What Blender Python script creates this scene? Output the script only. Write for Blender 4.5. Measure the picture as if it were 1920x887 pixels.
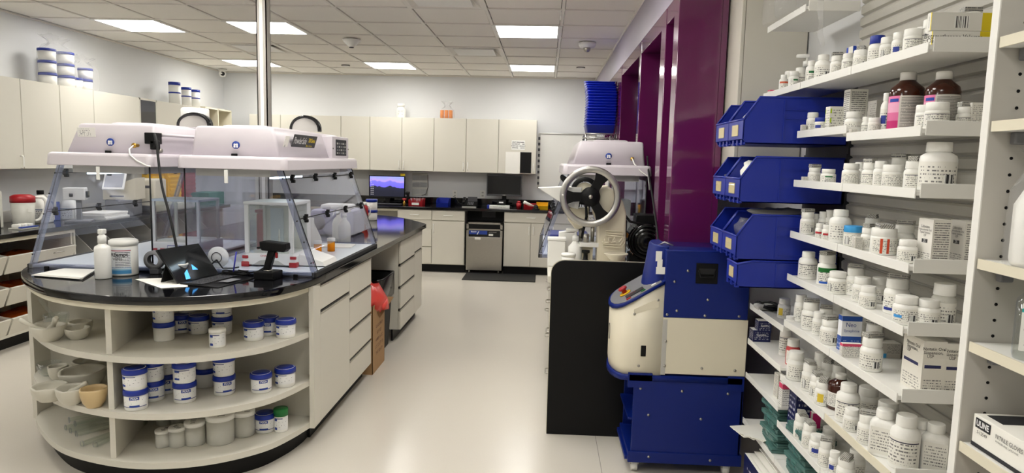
import bpy, bmesh, math, random
from mathutils import Vector, Matrix
random.seed(7)
for o in list(bpy.data.objects): bpy.data.objects.remove(o)
scn = bpy.context.scene
COL = scn.collection
# ------------------------------------------------------------------ camera
F, YAW, PITCH, ROLL, CH = 1270.7, math.radians(2.675), math.radians(-6.316), math.radians(1.396), 1.553
def cam_axes():
    cy, sy, cp, sp = math.cos(YAW), math.sin(YAW), math.cos(PITCH), math.sin(PITCH)
    f = Vector((-sy*cp, cy*cp, sp)); r = Vector((cy, sy, 0)); u = r.cross(f)
    c, s = math.cos(ROLL), math.sin(ROLL)
    return c*r+s*u, -s*r+c*u, f
CR, CU, CF = cam_axes()
cam = bpy.data.cameras.new('camera'); cam.sensor_width = 36; cam.lens = 36*F/1920; cam.clip_start = .05
camo = bpy.data.objects.new('camera', cam); COL.objects.link(camo)
m = Matrix((CR, CU, -CF)).transposed().to_4x4(); m.translation = (0, 0, CH); camo.matrix_world = m
scn.camera = camo
# ------------------------------------------------------------------ world / exposure
w = bpy.data.worlds.new('world'); scn.world = w; w.use_nodes = True
w.node_tree.nodes['Background'].inputs[0].default_value = (.8, .85, .9, 1); w.node_tree.nodes['Background'].inputs[1].default_value = .15
vs = scn.view_settings; vs.view_transform = 'Standard'; vs.look = 'None'; vs.gamma = 1; vs.use_curve_mapping = False
vs.exposure = 1.2
scn.cycles.transparent_max_bounces = 48; scn.cycles.max_bounces = 10; scn.cycles.caustics_reflective = False
LIGHT_COL, LIGHT_POW = (1, .978, .925), 8.0
CEIL = 2.743
# ------------------------------------------------------------------ ray helpers (photo measurements -> real places)
def ray(x, y): return CR*((x-960)/F) + CU*((443.5-y)/F) + CF
def at_z(x, y, z): d = ray(x, y); return Vector((0, 0, CH)) + d*((z-CH)/d.z)
def at_y(x, y, Y): d = ray(x, y); return Vector((0, 0, CH)) + d*(Y/d.y)
def at_x(x, y, X): d = ray(x, y); return Vector((0, 0, CH)) + d*(X/d.x)
def depth(p): return (Vector(p)-Vector((0, 0, CH))).dot(CF)
def pxx(p): q = Vector(p)-Vector((0, 0, CH)); return 960+F*q.dot(CR)/q.dot(CF)
def y_for(px, X, z):
    lo, hi = .8, 12.
    for _ in range(50):
        mid = (lo+hi)/2
        if (pxx((X, mid, z)) > px) == (X > 0): lo = mid
        else: hi = mid
    return (lo+hi)/2
# ------------------------------------------------------------------ materials
MATS = {}
def lin(c): return tuple(((v/255)/12.92 if v/255 <= .04045 else ((v/255+.055)/1.055)**2.4) for v in c)
def mat(name, rgb=(200, 200, 200), rough=.5, metal=0, noise=0, nscale=6, bump=0, bscale=60, spec=.5, emit=None, estr=0, coat=0, trans=0, sss=0):
    if name in MATS: return MATS[name]
    m = bpy.data.materials.new(name); m.use_nodes = True; nt = m.node_tree; b = nt.nodes['Principled BSDF']
    c = lin(rgb)+(1,)
    b.inputs['Base Color'].default_value = c; b.inputs['Roughness'].default_value = rough; b.inputs['Metallic'].default_value = metal
    b.inputs['Specular IOR Level'].default_value = spec; b.inputs['Coat Weight'].default_value = coat; b.inputs['Transmission Weight'].default_value = trans
    tc = nt.nodes.new('ShaderNodeTexCoord')
    n = nt.nodes.new('ShaderNodeTexNoise'); n.inputs['Scale'].default_value = nscale; n.inputs['Detail'].default_value = 5
    nt.links.new(tc.outputs['Object'], n.inputs['Vector'])
    k = noise or .03
    mx = nt.nodes.new('ShaderNodeMix'); mx.data_type = 'RGBA'
    mx.inputs[6].default_value = tuple(v*(1-k) for v in c[:3])+(1,); mx.inputs[7].default_value = tuple(min(1, v*(1+k)) for v in c[:3])+(1,)
    nt.links.new(n.outputs['Fac'], mx.inputs[0]); nt.links.new(mx.outputs[2], b.inputs['Base Color'])
    if bump:
        n2 = nt.nodes.new('ShaderNodeTexNoise'); n2.inputs['Scale'].default_value = bscale; n2.inputs['Detail'].default_value = 3
        bp = nt.nodes.new('ShaderNodeBump'); bp.inputs['Strength'].default_value = bump; bp.inputs['Distance'].default_value = .01
        nt.links.new(tc.outputs['Object'], n2.inputs['Vector']); nt.links.new(n2.outputs['Fac'], bp.inputs['Height']); nt.links.new(bp.outputs[0], b.inputs['Normal'])
    if emit:
        b.inputs['Emission Color'].default_value = tuple(emit)+(1,); b.inputs['Emission Strength'].default_value = estr
    MATS[name] = m; return m
def clear(name, tint=(235, 238, 242), gloss=.08, rough=.02, fres=1.45):
    if name in MATS: return MATS[name]
    m = bpy.data.materials.new(name); m.use_nodes = True; nt = m.node_tree; nt.nodes.clear()
    o = nt.nodes.new('ShaderNodeOutputMaterial'); t = nt.nodes.new('ShaderNodeBsdfTransparent'); g = nt.nodes.new('ShaderNodeBsdfGlossy')
    t.inputs[0].default_value = lin(tint)+(1,); g.inputs['Roughness'].default_value = rough; g.inputs[0].default_value = (.9, .92, 1, 1)
    lw = nt.nodes.new('ShaderNodeLayerWeight'); lw.inputs['Blend'].default_value = .5
    pw = nt.nodes.new('ShaderNodeMath'); pw.operation = 'POWER'; pw.inputs[1].default_value = 5.0; nt.links.new(lw.outputs['Facing'], pw.inputs[0])
    ad = nt.nodes.new('ShaderNodeMath'); ad.operation = 'MULTIPLY_ADD'; ad.inputs[1].default_value = .8; ad.inputs[2].default_value = gloss; ad.use_clamp = True; nt.links.new(pw.outputs[0], ad.inputs[0])
    mx = nt.nodes.new('ShaderNodeMixShader')
    nt.links.new(ad.outputs[0], mx.inputs[0]); nt.links.new(t.outputs[0], mx.inputs[1]); nt.links.new(g.outputs[0], mx.inputs[2]); nt.links.new(mx.outputs[0], o.inputs[0])
    MATS[name] = m; return m
def plastic_film(name, tint, alpha, rgb, rough=.3, crease=.3):
    # translucent plastic: part of the light passes, part is reflected by the plastic itself
    if name in MATS: return MATS[name]
    m = bpy.data.materials.new(name); m.use_nodes = True; nt = m.node_tree; b = nt.nodes['Principled BSDF']
    b.inputs['Base Color'].default_value = lin(rgb)+(1,); b.inputs['Roughness'].default_value = rough
    t = nt.nodes.new('ShaderNodeBsdfTransparent'); t.inputs[0].default_value = lin(tint)+(1,)
    mx = nt.nodes.new('ShaderNodeMixShader'); mx.inputs[0].default_value = alpha
    tc = nt.nodes.new('ShaderNodeTexCoord'); n = nt.nodes.new('ShaderNodeTexNoise'); n.inputs['Scale'].default_value = 25
    bp = nt.nodes.new('ShaderNodeBump'); bp.inputs['Strength'].default_value = crease; bp.inputs['Distance'].default_value = .01
    nt.links.new(tc.outputs['Object'], n.inputs['Vector']); nt.links.new(n.outputs['Fac'], bp.inputs['Height']); nt.links.new(bp.outputs[0], b.inputs['Normal'])
    nt.links.new(t.outputs[0], mx.inputs[1]); nt.links.new(b.outputs[0], mx.inputs[2]); nt.links.new(mx.outputs[0], nt.nodes['Material Output'].inputs[0])
    MATS[name] = m; return m
def printed(name, base=(238, 236, 230), ink=(60, 60, 66), lines=9, words=14, rng=(.06, .94, .08, .9), bands=(), bars=None, seed=0., rough=.45, dens=.47):
    """flat print on a label: rows of word-like marks, colour bands (v0,v1,rgb[,u0,u1]) and an optional bar code (u0,u1,v0,v1)"""
    if name in MATS: return MATS[name]
    m = bpy.data.materials.new(name); m.use_nodes = True; nt = m.node_tree; b = nt.nodes['Principled BSDF']; b.inputs['Roughness'].default_value = rough
    L = nt.links.new
    def mth(op, a, bb=None, c=None):
        n = nt.nodes.new('ShaderNodeMath'); n.operation = op
        for i, v in enumerate((a, bb, c)):
            if v is None: continue
            if isinstance(v, (int, float)): n.inputs[i].default_value = v
            else: L(v, n.inputs[i])
        return n.outputs[0]
    uv = nt.nodes.new('ShaderNodeUVMap'); uv.uv_map = 'UVMap'; sp = nt.nodes.new('ShaderNodeSeparateXYZ'); L(uv.outputs[0], sp.inputs[0])
    u, v = sp.outputs[0], sp.outputs[1]
    def win(x, a, c): return mth('MULTIPLY', mth('GREATER_THAN', x, a), mth('LESS_THAN', x, c))
    row = mth('FLOOR', mth('MULTIPLY', v, lines)); fr = mth('FRACT', mth('MULTIPLY', v, lines))
    cmb = nt.nodes.new('ShaderNodeCombineXYZ'); L(mth('MULTIPLY', u, words*1.7), cmb.inputs[0]); L(mth('MULTIPLY', row, 7.31), cmb.inputs[1]); cmb.inputs[2].default_value = seed
    n = nt.nodes.new('ShaderNodeTexNoise'); n.inputs['Scale'].default_value = 1.0; n.inputs['Detail'].default_value = 3; L(cmb.outputs[0], n.inputs['Vector'])
    mask = mth('MULTIPLY', mth('GREATER_THAN', n.outputs['Fac'], 1-dens-.02), win(fr, .3, .72))
    mask = mth('MULTIPLY', mask, mth('MULTIPLY', win(u, rng[0], rng[1]), win(v, rng[2], rng[3])))
    mask = mth('MULTIPLY', mask, .85)
    mx = nt.nodes.new('ShaderNodeMix'); mx.data_type = 'RGBA'; mx.inputs[6].default_value = lin(base)+(1,); mx.inputs[7].default_value = lin(ink)+(1,); L(mask, mx.inputs[0]); col = mx.outputs[2]
    for bd in bands:
        v0, v1, rgb = bd[:3]; u0, u1 = (bd[3], bd[4]) if len(bd) > 3 else (-1, 2)
        mm = mth('MULTIPLY', win(v, v0, v1), win(u, u0, u1))
        mx = nt.nodes.new('ShaderNodeMix'); mx.data_type = 'RGBA'; L(mm, mx.inputs[0]); L(col, mx.inputs[6]); mx.inputs[7].default_value = lin(rgb)+(1,); col = mx.outputs[2]
    if bars:
        u0, u1, v0, v1 = bars
        q = nt.nodes.new('ShaderNodeCombineXYZ'); L(mth('MULTIPLY', u, 26/(u1-u0)), q.inputs[0])
        nn = nt.nodes.new('ShaderNodeTexWhiteNoise'); nn.noise_dimensions = '1D'; L(mth('FLOOR', mth('MULTIPLY', u, 26/(u1-u0))), nn.inputs['W'])
        inn = mth('MULTIPLY', win(u, u0, u1), win(v, v0, v1))
        mx = nt.nodes.new('ShaderNodeMix'); mx.data_type = 'RGBA'; L(inn, mx.inputs[0]); L(col, mx.inputs[6]); mx.inputs[7].default_value = lin((240, 240, 236))+(1,); col = mx.outputs[2]
        mx = nt.nodes.new('ShaderNodeMix'); mx.data_type = 'RGBA'; L(mth('MULTIPLY', inn, mth('GREATER_THAN', nn.outputs[0], .5)), mx.inputs[0]); L(col, mx.inputs[6]); mx.inputs[7].default_value = lin((35, 35, 40))+(1,); col = mx.outputs[2]
    L(col, b.inputs['Base Color']); MATS[name] = m; return m
# ------------------------------------------------------------------ mesh builder
class B:
    def __init__(s): s.bm = bmesh.new(); s.uv = None
    def _x(s, vs, M):
        if M is not None:
            for v in vs: v.co = M @ v.co
        return vs
    def box(s, x0, x1, y0, y1, z0, z1, bev=0, M=None, seg=2):
        c = Matrix.Translation(((x0+x1)/2, (y0+y1)/2, (z0+z1)/2)) @ Matrix.Diagonal((abs(x1-x0), abs(y1-y0), abs(z1-z0), 1))
        r = bmesh.ops.create_cube(s.bm, size=1, matrix=c); vs = r['verts']
        if bev:
            es = list({e for v in vs for e in v.link_edges})
            r = bmesh.ops.bevel(s.bm, geom=es+vs, offset=min(bev, .49*min(abs(x1-x0), abs(y1-y0), abs(z1-z0))), segments=seg, profile=.5, affect='EDGES'); vs = list({v for f in r['faces'] for v in f.verts} | {v for v in r['verts']})
        s._x(vs, M); return s
    def prism(s, pts, a0, a1, plane='xy', M=None, bev=0):
        def mk(p, a): return {'xy': (p[0], p[1], a), 'xz': (p[0], a, p[1]), 'yz': (a, p[0], p[1])}[plane]
        lo = [s.bm.verts.new(mk(p, a0)) for p in pts]; hi = [s.bm.verts.new(mk(p, a1)) for p in pts]; n = len(pts)
        fs = [s.bm.faces.new(lo[::-1]), s.bm.faces.new(hi)] + [s.bm.faces.new((lo[i], lo[(i+1) % n], hi[(i+1) % n], hi[i])) for i in range(n)]
        bmesh.ops.recalc_face_normals(s.bm, faces=fs)
        if bev:
            es = [e for e in {e for f in fs[:2] for e in f.edges}]
            bmesh.ops.bevel(s.bm, geom=es, offset=bev, segments=2, profile=.5, affect='EDGES')
        else: s._x(lo+hi, M)
        return s
    def lathe(s, prof, seg=24, c=(0, 0, 0), M=None, sx=1, sy=1):
        rings = []; vs = []
        for r, z in prof:
            if r < 1e-6: ring = [s.bm.verts.new((c[0], c[1], c[2]+z))]
            else: ring = [s.bm.verts.new((c[0]+r*sx*math.cos(2*math.pi*i/seg), c[1]+r*sy*math.sin(2*math.pi*i/seg), c[2]+z)) for i in range(seg)]
            rings.append(ring); vs += ring
        for a, b_ in zip(rings, rings[1:]):
            for i in range(seg):
                j = (i+1) % seg
                if len(a) == 1 and len(b_) == 1: continue
                if len(a) == 1: s.bm.faces.new((a[0], b_[j], b_[i]))
                elif len(b_) == 1: s.bm.faces.new((a[i], a[j], b_[0]))
                else: s.bm.faces.new((a[i], a[j], b_[j], b_[i]))
        s._x(vs, M); return s
    def cyl(s, c, r, h, axis='z', seg=20, r2=None, M=None):
        r2 = r if r2 is None else r2
        R_ = {'z': Matrix.Identity(4), 'x': Matrix.Rotation(math.pi/2, 4, 'Y'), 'y': Matrix.Rotation(-math.pi/2, 4, 'X')}[axis]
        MM = Matrix.Translation(c) @ R_
        if M is not None: MM = M @ MM
        return s.lathe([(0, 0), (r, 0), (r2, h), (0, h)], seg, M=MM)
    def tube(s, path, r, seg=8, cap=True, rr=None):
        P = [Vector(p) for p in path]; n = len(P); rings = []; up = Vector((0, 0, 1)); prev = None
        for i in range(n):
            t = (P[min(i+1, n-1)]-P[max(i-1, 0)]).normalized()
            if prev is None:
                a = t.cross(up)
                if a.length < 1e-3: a = t.cross(Vector((1, 0, 0)))
            else: a = prev - t*prev.dot(t)
            a.normalize(); prev = a; b_ = t.cross(a); q = rr[i] if rr else r
            rings.append([s.bm.verts.new(P[i]+a*q*math.cos(2*math.pi*k/seg)+b_*q*math.sin(2*math.pi*k/seg)) for k in range(seg)])
        for x, y in zip(rings, rings[1:]):
            for k in range(seg): s.bm.faces.new((x[k], x[(k+1) % seg], y[(k+1) % seg], y[k]))
        if cap: s.bm.faces.new(rings[0][::-1]); s.bm.faces.new(rings[-1])
        return s
    def face(s, pts, uv=None):
        f = s.bm.faces.new([s.bm.verts.new(p) for p in pts])
        if uv:
            l = s.bm.loops.layers.uv.get('UVMap') or s.bm.loops.layers.uv.new('UVMap')
            for lp, q in zip(f.loops, uv): lp[l].uv = q
        return s
    def quad(s, o, ux, uy):
        o, ux, uy = Vector(o), Vector(ux), Vector(uy)
        return s.face([o, o+ux, o+ux+uy, o+uy], [(0, 0), (1, 0), (1, 1), (0, 1)])
    def arc(s, r, z0, z1, a0, a1, seg=10, r1=None, c=(0, 0), sx=1, sy=1):
        l = s.bm.loops.layers.uv.get('UVMap') or s.bm.loops.layers.uv.new('UVMap'); r1 = r1 or r
        lo = []; hi = []
        for i in range(seg+1):
            a = a0+(a1-a0)*i/seg
            lo.append(s.bm.verts.new((c[0]+r*sx*math.cos(a), c[1]+r*sy*math.sin(a), z0))); hi.append(s.bm.verts.new((c[0]+r1*sx*math.cos(a), c[1]+r1*sy*math.sin(a), z1)))
        for i in range(seg):
            f = s.bm.faces.new((lo[i], lo[i+1], hi[i+1], hi[i]))
            for lp, q in zip(f.loops, ((i/seg, 0), ((i+1)/seg, 0), ((i+1)/seg, 1), (i/seg, 1))): lp[l].uv = q
        return s
    def mesh(s, name, angle=35):
        bm = s.bm; ca = math.radians(angle)
        for f in bm.faces: f.smooth = True
        for e in bm.edges:
            if len(e.link_faces) == 2 and e.calc_face_angle(0) > ca: e.smooth = False
        for f in bm.faces:   # broad flats next to narrow bevel strips stay truly flat
            nb = [g.calc_area() for e in f.edges if e.smooth for g in e.link_faces if g is not f]
            if nb and f.calc_area() > 3*max(nb): f.smooth = False
        me = bpy.data.meshes.new(name); bm.to_mesh(me); bm.free(); return me
    def obj(s, name, mt, parent=None, loc=(0, 0, 0), rot=(0, 0, 0), label=None, angle=35):
        return link(name, s.mesh(name, angle), mt, parent, loc, rot, label)
def link(name, me, mt, parent=None, loc=(0, 0, 0), rot=(0, 0, 0), label=None):
    o = bpy.data.objects.new(name, me); COL.objects.link(o); o.location = loc; o.rotation_euler = rot; o.parent = parent
    if mt is not None and not me.materials: me.materials.append(MATS[mt] if isinstance(mt, str) else mt)
    if label: o['label'] = label
    return o
def tag(o, label, cat, group=None):
    o['label'] = label; o['category'] = cat
    if group: o['group'] = group
    return o
def thing(name, label, cat, loc=(0, 0, 0), rz=0, group=None):
    o = bpy.data.objects.new(name, None); COL.objects.link(o); o.location = loc; o.rotation_euler = (0, 0, rz); o.empty_display_size = .05
    return tag(o, label, cat, group)
def struct(o, label=None):
    o['kind'] = 'structure'
    if label: o['label'] = label
    return o
def dup(root, loc, rz=None, label=None, scale=None, rot=None):
    r = root.copy(); COL.objects.link(r); r.location = loc
    if rz is not None: r.rotation_euler = (0, 0, rz)
    if rot is not None: r.rotation_euler = rot
    if label: r['label'] = label
    if scale: r.scale = scale
    for ch in list(root.children):
        c = ch.copy(); COL.objects.link(c); c.parent = r
        for g in list(ch.children):
            d = g.copy(); COL.objects.link(d); d.parent = c
    return r
def text(s, size, mt, parent, loc, rot=(math.pi/2, 0, 0), name='lettering', align='CENTER', cyl_r=None, sx=1.0, bold=0, ext=0):
    cu = bpy.data.curves.new('t', 'FONT'); cu.body = s; cu.size = size; cu.align_x = align; cu.align_y = 'CENTER'; cu.resolution_u = 2; cu.offset = bold; cu.extrude = ext
    to = bpy.data.objects.new('t', cu); COL.objects.link(to); dg = bpy.context.evaluated_depsgraph_get(); dg.update()
    me = bpy.data.meshes.new_from_object(to.evaluated_get(dg)); bpy.data.objects.remove(to); bpy.data.curves.remove(cu); me.name = name
    me.materials.clear()
    for v in me.vertices: v.co.x *= sx
    if cyl_r:
        for v in me.vertices:
            a = v.co.x/cyl_r - math.pi/2; z = v.co.y; v.co = (cyl_r*math.cos(a), cyl_r*math.sin(a), z)
        rot = (0, 0, rot[2])
    return link(name, me, mt, parent, loc, rot)
PI = math.pi
FRONT, LEFT, RIGHT = (PI/2, 0, 0), (PI/2, 0, -PI/2), (PI/2, 0, PI/2)   # text facing -y, -x, +x
# common materials
mat('wall', (226, 227, 228), .6, noise=.02, nscale=3, bump=.05, bscale=200)
mat('wall_lavender', (168, 160, 176), .45, noise=.03)
mat('tile', (250, 246, 238), .9, noise=.05, nscale=120, bump=.35, bscale=220)
mat('tbar', (238, 234, 226), .5)
mat('void', (40, 36, 30), .9)
mat('floor', (214, 208, 197), .23, noise=.05, nscale=180, spec=.5)
mat('seam', (120, 115, 106), .6)
mat('laminate', (216, 212, 200), .42, noise=.015, nscale=4)
mat('edge', (226, 219, 198), .5)
mat('white', (238, 237, 232), .4)
mat('hoodwhite', (214, 207, 213), .3)
mat('boardwhite', (226, 234, 242), .3)
mat('black', (8, 8, 9), .5, spec=.25)
mat('blackgloss', (12, 12, 14), .16)
mat('counter', (15, 15, 18), .07, spec=.6)
mat('rubber', (24, 24, 25), .7)
mat('steel', (176, 172, 164), .32, metal=1, noise=.05, nscale=40)
mat('aluminium', (190, 188, 184), .35, metal=1)
mat('darkmetal', (70, 68, 66), .4, metal=1)
mat('brass', (190, 150, 70), .3, metal=1)
mat('blue', (20, 42, 150), .36)
mat('lidblue', (18, 46, 150), .35)
mat('navy', (8, 32, 112), .4, noise=.06, spec=.3)
mat('cream', (226, 218, 196), .4)
mat('purple', (104, 30, 84), .12, noise=.05, coat=.6)
mat('red', (170, 26, 36), .4)
mat('redtrans', (190, 60, 62), .35)
mat('yellow', (236, 186, 20), .45)
mat('green', (16, 110, 48), .4)
mat('teal', (20, 120, 100), .4)
mat('orange', (238, 136, 0), .35)
mat('skyblue', (60, 160, 226), .4)
mat('paper', (242, 240, 233), .75)
mat('paper_grey', (186, 184, 178), .75)
mat('card', (168, 132, 92), .8, noise=.06, nscale=30)
mat('bottlewhite', (245, 244, 239), .36)
mat('ceramic', (206, 202, 188), .35)
mat('ceramic_tan', (206, 180, 134), .35)
mat('grey', (120, 120, 124), .5)
mat('greydark', (66, 66, 70), .5)
mat('ink', (26, 28, 34), .6)
mat('inkwhite', (240, 240, 240), .6)
mat('inkblue', (24, 60, 150), .6)
mat('inkred', (200, 30, 40), .6)
mat('inkyellow', (240, 210, 40), .6)
mat('amber', (58, 20, 8), .12)
clear('acrylic', (249, 250, 253), .03)
clear('acrylic_edge', (216, 219, 232), .2, .12)
clear('glass', (249, 251, 249), .07)
clear('windowglass', (120, 110, 125), .12)
plastic_film('bag', (252, 252, 252), .12, (232, 232, 232), .1, 1.)
plastic_film('frost', (246, 246, 242), .72, (232, 231, 222), .35)
plastic_film('ambertrans', (255, 205, 100), .35, (248, 178, 40), .25)
plastic_film('orangebag', (220, 110, 30), .85, (190, 84, 20), .25)
# ================================================================== SHELL
XL, YB, YF, XR, XS = -4.72, 9.83, -2.6, 1.27, .675
TX, TY, TT = .102, 5.504, .6096
fl = struct(B().box(XL-.1, XR+.1, YF-.1, YB+.1, -.1, 0).obj('floor', 'floor'), 'pale grey speckled sheet vinyl floor with a soft shine')
b = B()
b.box(.329, .3315, YF, YB, 0, .0006)
b.obj('floor_seam', 'seam', fl)
struct(B().box(XL-.1, XR+.1, YB, YB+.1, 0, CEIL+.2).obj('wall_back', 'wall'), 'pale grey painted wall at the far end of the room')
struct(B().box(XL-.1, XL, YF, YB, 0, CEIL+.2).obj('wall_left', 'wall'), 'pale grey painted wall along the left side')
struct(B().box(XR, XR+.1, YF, YB, 0, CEIL+.2).obj('wall_right', 'wall'), 'grey painted wall behind the shelving')
struct(B().box(XL-.1, XR+.1, YF-.1, YF, 0, CEIL+.2).obj('wall_front', 'wall'), 'painted wall behind the viewer')
# soffit over the purple window wall, and the wall that carries the windows
struct(B().box(XS, XR, 3.70, YB, 2.455, CEIL+.05).obj('trim_1', 'wall_lavender'), 'lavender grey painted soffit above the purple frames')
struct(B().box(.93, XR, 4.47, YB, 0, 2.455).obj('wall_window', 'wall'), 'wall block behind the purple framed windows')
b = B(); b.box(XS-.01, XS+.004, 3.69, YB, CEIL-.02, CEIL+.004); struct(b.obj('trim_2', 'tbar'), 'ceiling edge angle along the soffit')
b = B(); b.box(XL, XL+.012, YF, YB, CEIL-.012, CEIL+.004); b.box(XL, XS, YB-.012, YB, CEIL-.012, CEIL+.004); struct(b.obj('trim_3', 'tbar'), 'ceiling edge angle along the left and far walls')
# purple frame: window_n each with jambs, sill rail and glass
def purple_window(n, y0, y1, ja, jb, label):
    b = B().box(.90, .93, y0, y1, 0, 2.455); o = struct(b.obj('window_%d' % n, 'purple'), label)
    B().box(XS, .90, y0, y0+ja, 0, 2.455, .004).obj('mullion', 'purple', o)
    if jb: B().box(XS, .90, y1-jb, y1, 0, 2.455, .004).obj('mullion', 'purple', o)
    B().box(XS+.002, .90, y0+ja, y1-jb, 2.36, 2.455, .003).obj('head_rail', 'purple', o)
    B().box(XS+.002, .90, y0+ja, y1-jb, 0, .09, .003).obj('sill_rail', 'purple', o)
    B().box(.82, .826, y0+ja+.02, y1-jb-.02, .11, 2.34).obj('window_pane', 'windowglass', o)
    B().box(.80, .84, y0+ja, y0+ja+.03, .09, 2.36).obj('glazing_bead', 'purple', o)
    return o
purple_window(1, 3.69, 4.08, .14, 0, 'narrow purple framed window bay beside the tall white cabinet')
purple_window(2, 4.08, 5.12, .16, 0, 'wide purple framed window bay behind the mixing hood')
purple_window(3, 5.12, 6.40, .09, 0, 'purple framed window bay by the blue trays')
purple_window(4, 6.40, 8.2, .40, .2, 'farthest purple framed window bay behind the blue trays')
# ------------------------------------------------------------------ ceiling
ce = struct(B().box(XL-.1, XR+.1, YF-.1, YB+.1, CEIL+.12, CEIL+.2).obj('ceiling', 'void'), 'suspended ceiling of speckled square tiles in a white grid')
cols = range(-8, 2); rows = range(-14, 8)
lights = {(-1, 1): 'square ceiling light panel nearest the purple frames', (-5, 1): 'square ceiling light panel crossed by the steel pole', (-7, 1): 'square ceiling light panel nearest the left wall', (-1, -9): 'ceiling light panel behind the viewer at the right',
          (-1, 5): 'small far ceiling light panel above the whiteboard end', (-4, 5): 'far ceiling light panel at the middle of the room', (-7, 5): 'far ceiling light panel beside the wall camera',
          (-1, -3): 'ceiling light panel above the aisle by the counting machine', (-4, -3): 'ceiling light panel above the island hoods', (-7, -3): 'ceiling light panel above the left counter',
          (-1, -6): 'added unseen ceiling light panel brightening the aisle by the shelving', (-3, -5): 'added unseen ceiling light panel as fill over the open island end', (-4, -9): 'ceiling light panel behind the viewer at mid room', (-7, -7): 'ceiling light panel behind the viewer at the left'}  # shelving aisle and open island end panels are unseen, added for fill
vents = {(-2, -1): 'large square ceiling air diffuser at the top edge', (-2, 3): 'square ceiling air diffuser near the middle', (-6, 3): 'square ceiling air diffuser behind the steel pole'}
g = B()
for c in range(-7, 2): g.box(TX+c*TT-.012, TX+c*TT+.012, YF, YB, CEIL, CEIL+.012)
for r in rows:
    y = TY+r*TT
    if YF < y < YB: g.box(XL, XR, y-.012, y+.012, CEIL+.0005, CEIL+.0115)
g.obj('ceiling_grid', 'tbar', ce)
tilem = {}
for c in cols:
    for r in rows:
        x0, x1 = max(TX+c*TT, XL), min(TX+(c+1)*TT, XR); y0, y1 = max(TY+r*TT, YF), min(TY+(r+1)*TT, YB)
        if x1-x0 < .05 or y1-y0 < .05 or (c, r) in lights or (c, r) in vents: continue
        if x0 >= XS-.05 and y1 > 3.7: continue
        w_, d_ = x1-x0-.034, y1-y0-.034; k = (round(w_, 3), round(d_, 3))
        if k not in tilem: tilem[k] = B().box(-w_/2, w_/2, -d_/2, d_/2, 0, .016, .003, seg=1).mesh('ceiling_tile')
        link('ceiling_tile', tilem[k], 'tile', ce, ((x0+x1)/2, (y0+y1)/2, CEIL+.006+.0015*((c*7+r*3) % 3)))
mat('diffuser', (255, 250, 236), .6, emit=LIGHT_COL, estr=LIGHT_POW)
fr = B(); h_ = TT/2-.012
for s in (-1, 1): fr.box(-h_, h_, s*h_-.018, s*h_+.018, -.003, .05); fr.box(s*h_-.018, s*h_+.018, -h_, h_, -.003, .05)
frm = fr.mesh('light_frame'); frm.materials.append(MATS['white'])
dfm = B().box(-h_+.016, h_-.016, -h_+.016, h_-.016, .002, .012).mesh('diffuser'); dfm.materials.append(MATS['diffuser'])
for (c, r), lab in lights.items():
    t = thing('ceiling_light', lab, 'light', (TX+(c+.5)*TT, TY+(r+.5)*TT, CEIL), 0, 'square ceiling light panels')
    link('light_frame', frm, None, t); link('diffuser', dfm, None, t)
# air diffusers: square plate hung below a dark throat
fr = B(); h_ = TT/2-.012
for s in (-1, 1): fr.box(-h_, h_, s*h_-.02, s*h_+.02, -.002, .03); fr.box(s*h_-.02, s*h_+.02, -h_, h_, -.002, .03)
fm2 = fr.mesh('vent_frame'); fm2.materials.append(MATS['tbar'])
fn = B()
for s in (0, 1, 2, 3):
    M = Matrix.Rotation(s*PI/2, 4, 'Z')
    vs_ = [M @ Vector(p) for p in ((-h_+.02, -h_+.02, 0), (h_-.02, -h_+.02, 0), (h_-.1, -h_+.1, .055), (-h_+.1, -h_+.1, .055))]; fn.face(vs_)
fnm = fn.mesh('vent_throat'); fnm.materials.append(MATS['tbar'])
plm = B().box(-h_+.075, h_-.075, -h_+.075, h_-.075, -.006, .006, .004).mesh('vent_plate'); plm.materials.append(MATS['white'])
for (c, r), lab in vents.items():
    t = thing('ceiling_vent', lab, 'vent', (TX+(c+.5)*TT, TY+(r+.5)*TT, CEIL), 0, 'square air diffusers in the ceiling')
    link('vent_frame', fm2, None, t); link('vent_throat', fnm, None, t); link('vent_plate', plm, None, t)
    link('vent_cap', B().box(-h_+.1, h_-.1, -h_+.1, h_-.1, .055, .06).mesh('vent_cap'), 'void', t)
# smoke detectors, sprinkler covers, camera
p = at_z(659, 78, CEIL-.02); t = thing('smoke_detector', 'white cone shaped detector on the ceiling right of the pole', 'detector', (p.x, p.y, CEIL))
B().lathe([(0, -.075), (.03, -.075), (.036, -.065), (.085, -.018), (.09, 0), (0, 0)], 24).obj('housing', 'white', t); B().lathe([(0, -.085), (.022, -.082), (.026, -.07), (0, -.068)], 16).obj('sensor_tip', 'greydark', t)
p = at_z(1101, 84, CEIL-.02); t = thing('motion_sensor', 'round white ceiling sensor with a glassy dome by the purple frames', 'sensor', (p.x, p.y, CEIL))
B().lathe([(0, -.05), (.07, -.05), (.082, -.03), (.088, 0), (0, 0)], 24).obj('housing', 'white', t); B().lathe([(0, -.095), (.02, -.09), (.034, -.07), (.036, -.049), (0, -.049)], 16).obj('dome', 'steel', t)
for q, lab in (((648, 123), 'flat round sprinkler cover in the far ceiling right of the pole'), ((1089, 127), 'flat round sprinkler cover in the ceiling by the soffit')):
    p = at_z(q[0], q[1], CEIL); t = thing('sprinkler_cover', lab, 'sprinkler', (p.x, p.y, CEIL), 0, 'sprinkler covers')
    B().lathe([(0, -.012), (.045, -.012), (.05, -.008), (.05, -.004), (0, -.004)], 20).obj('cover_plate', 'white', t); B().lathe([(.03, -.004), (.055, -.003), (.055, .006), (.03, .006)], 20).obj('escutcheon', 'greydark', t)
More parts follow.
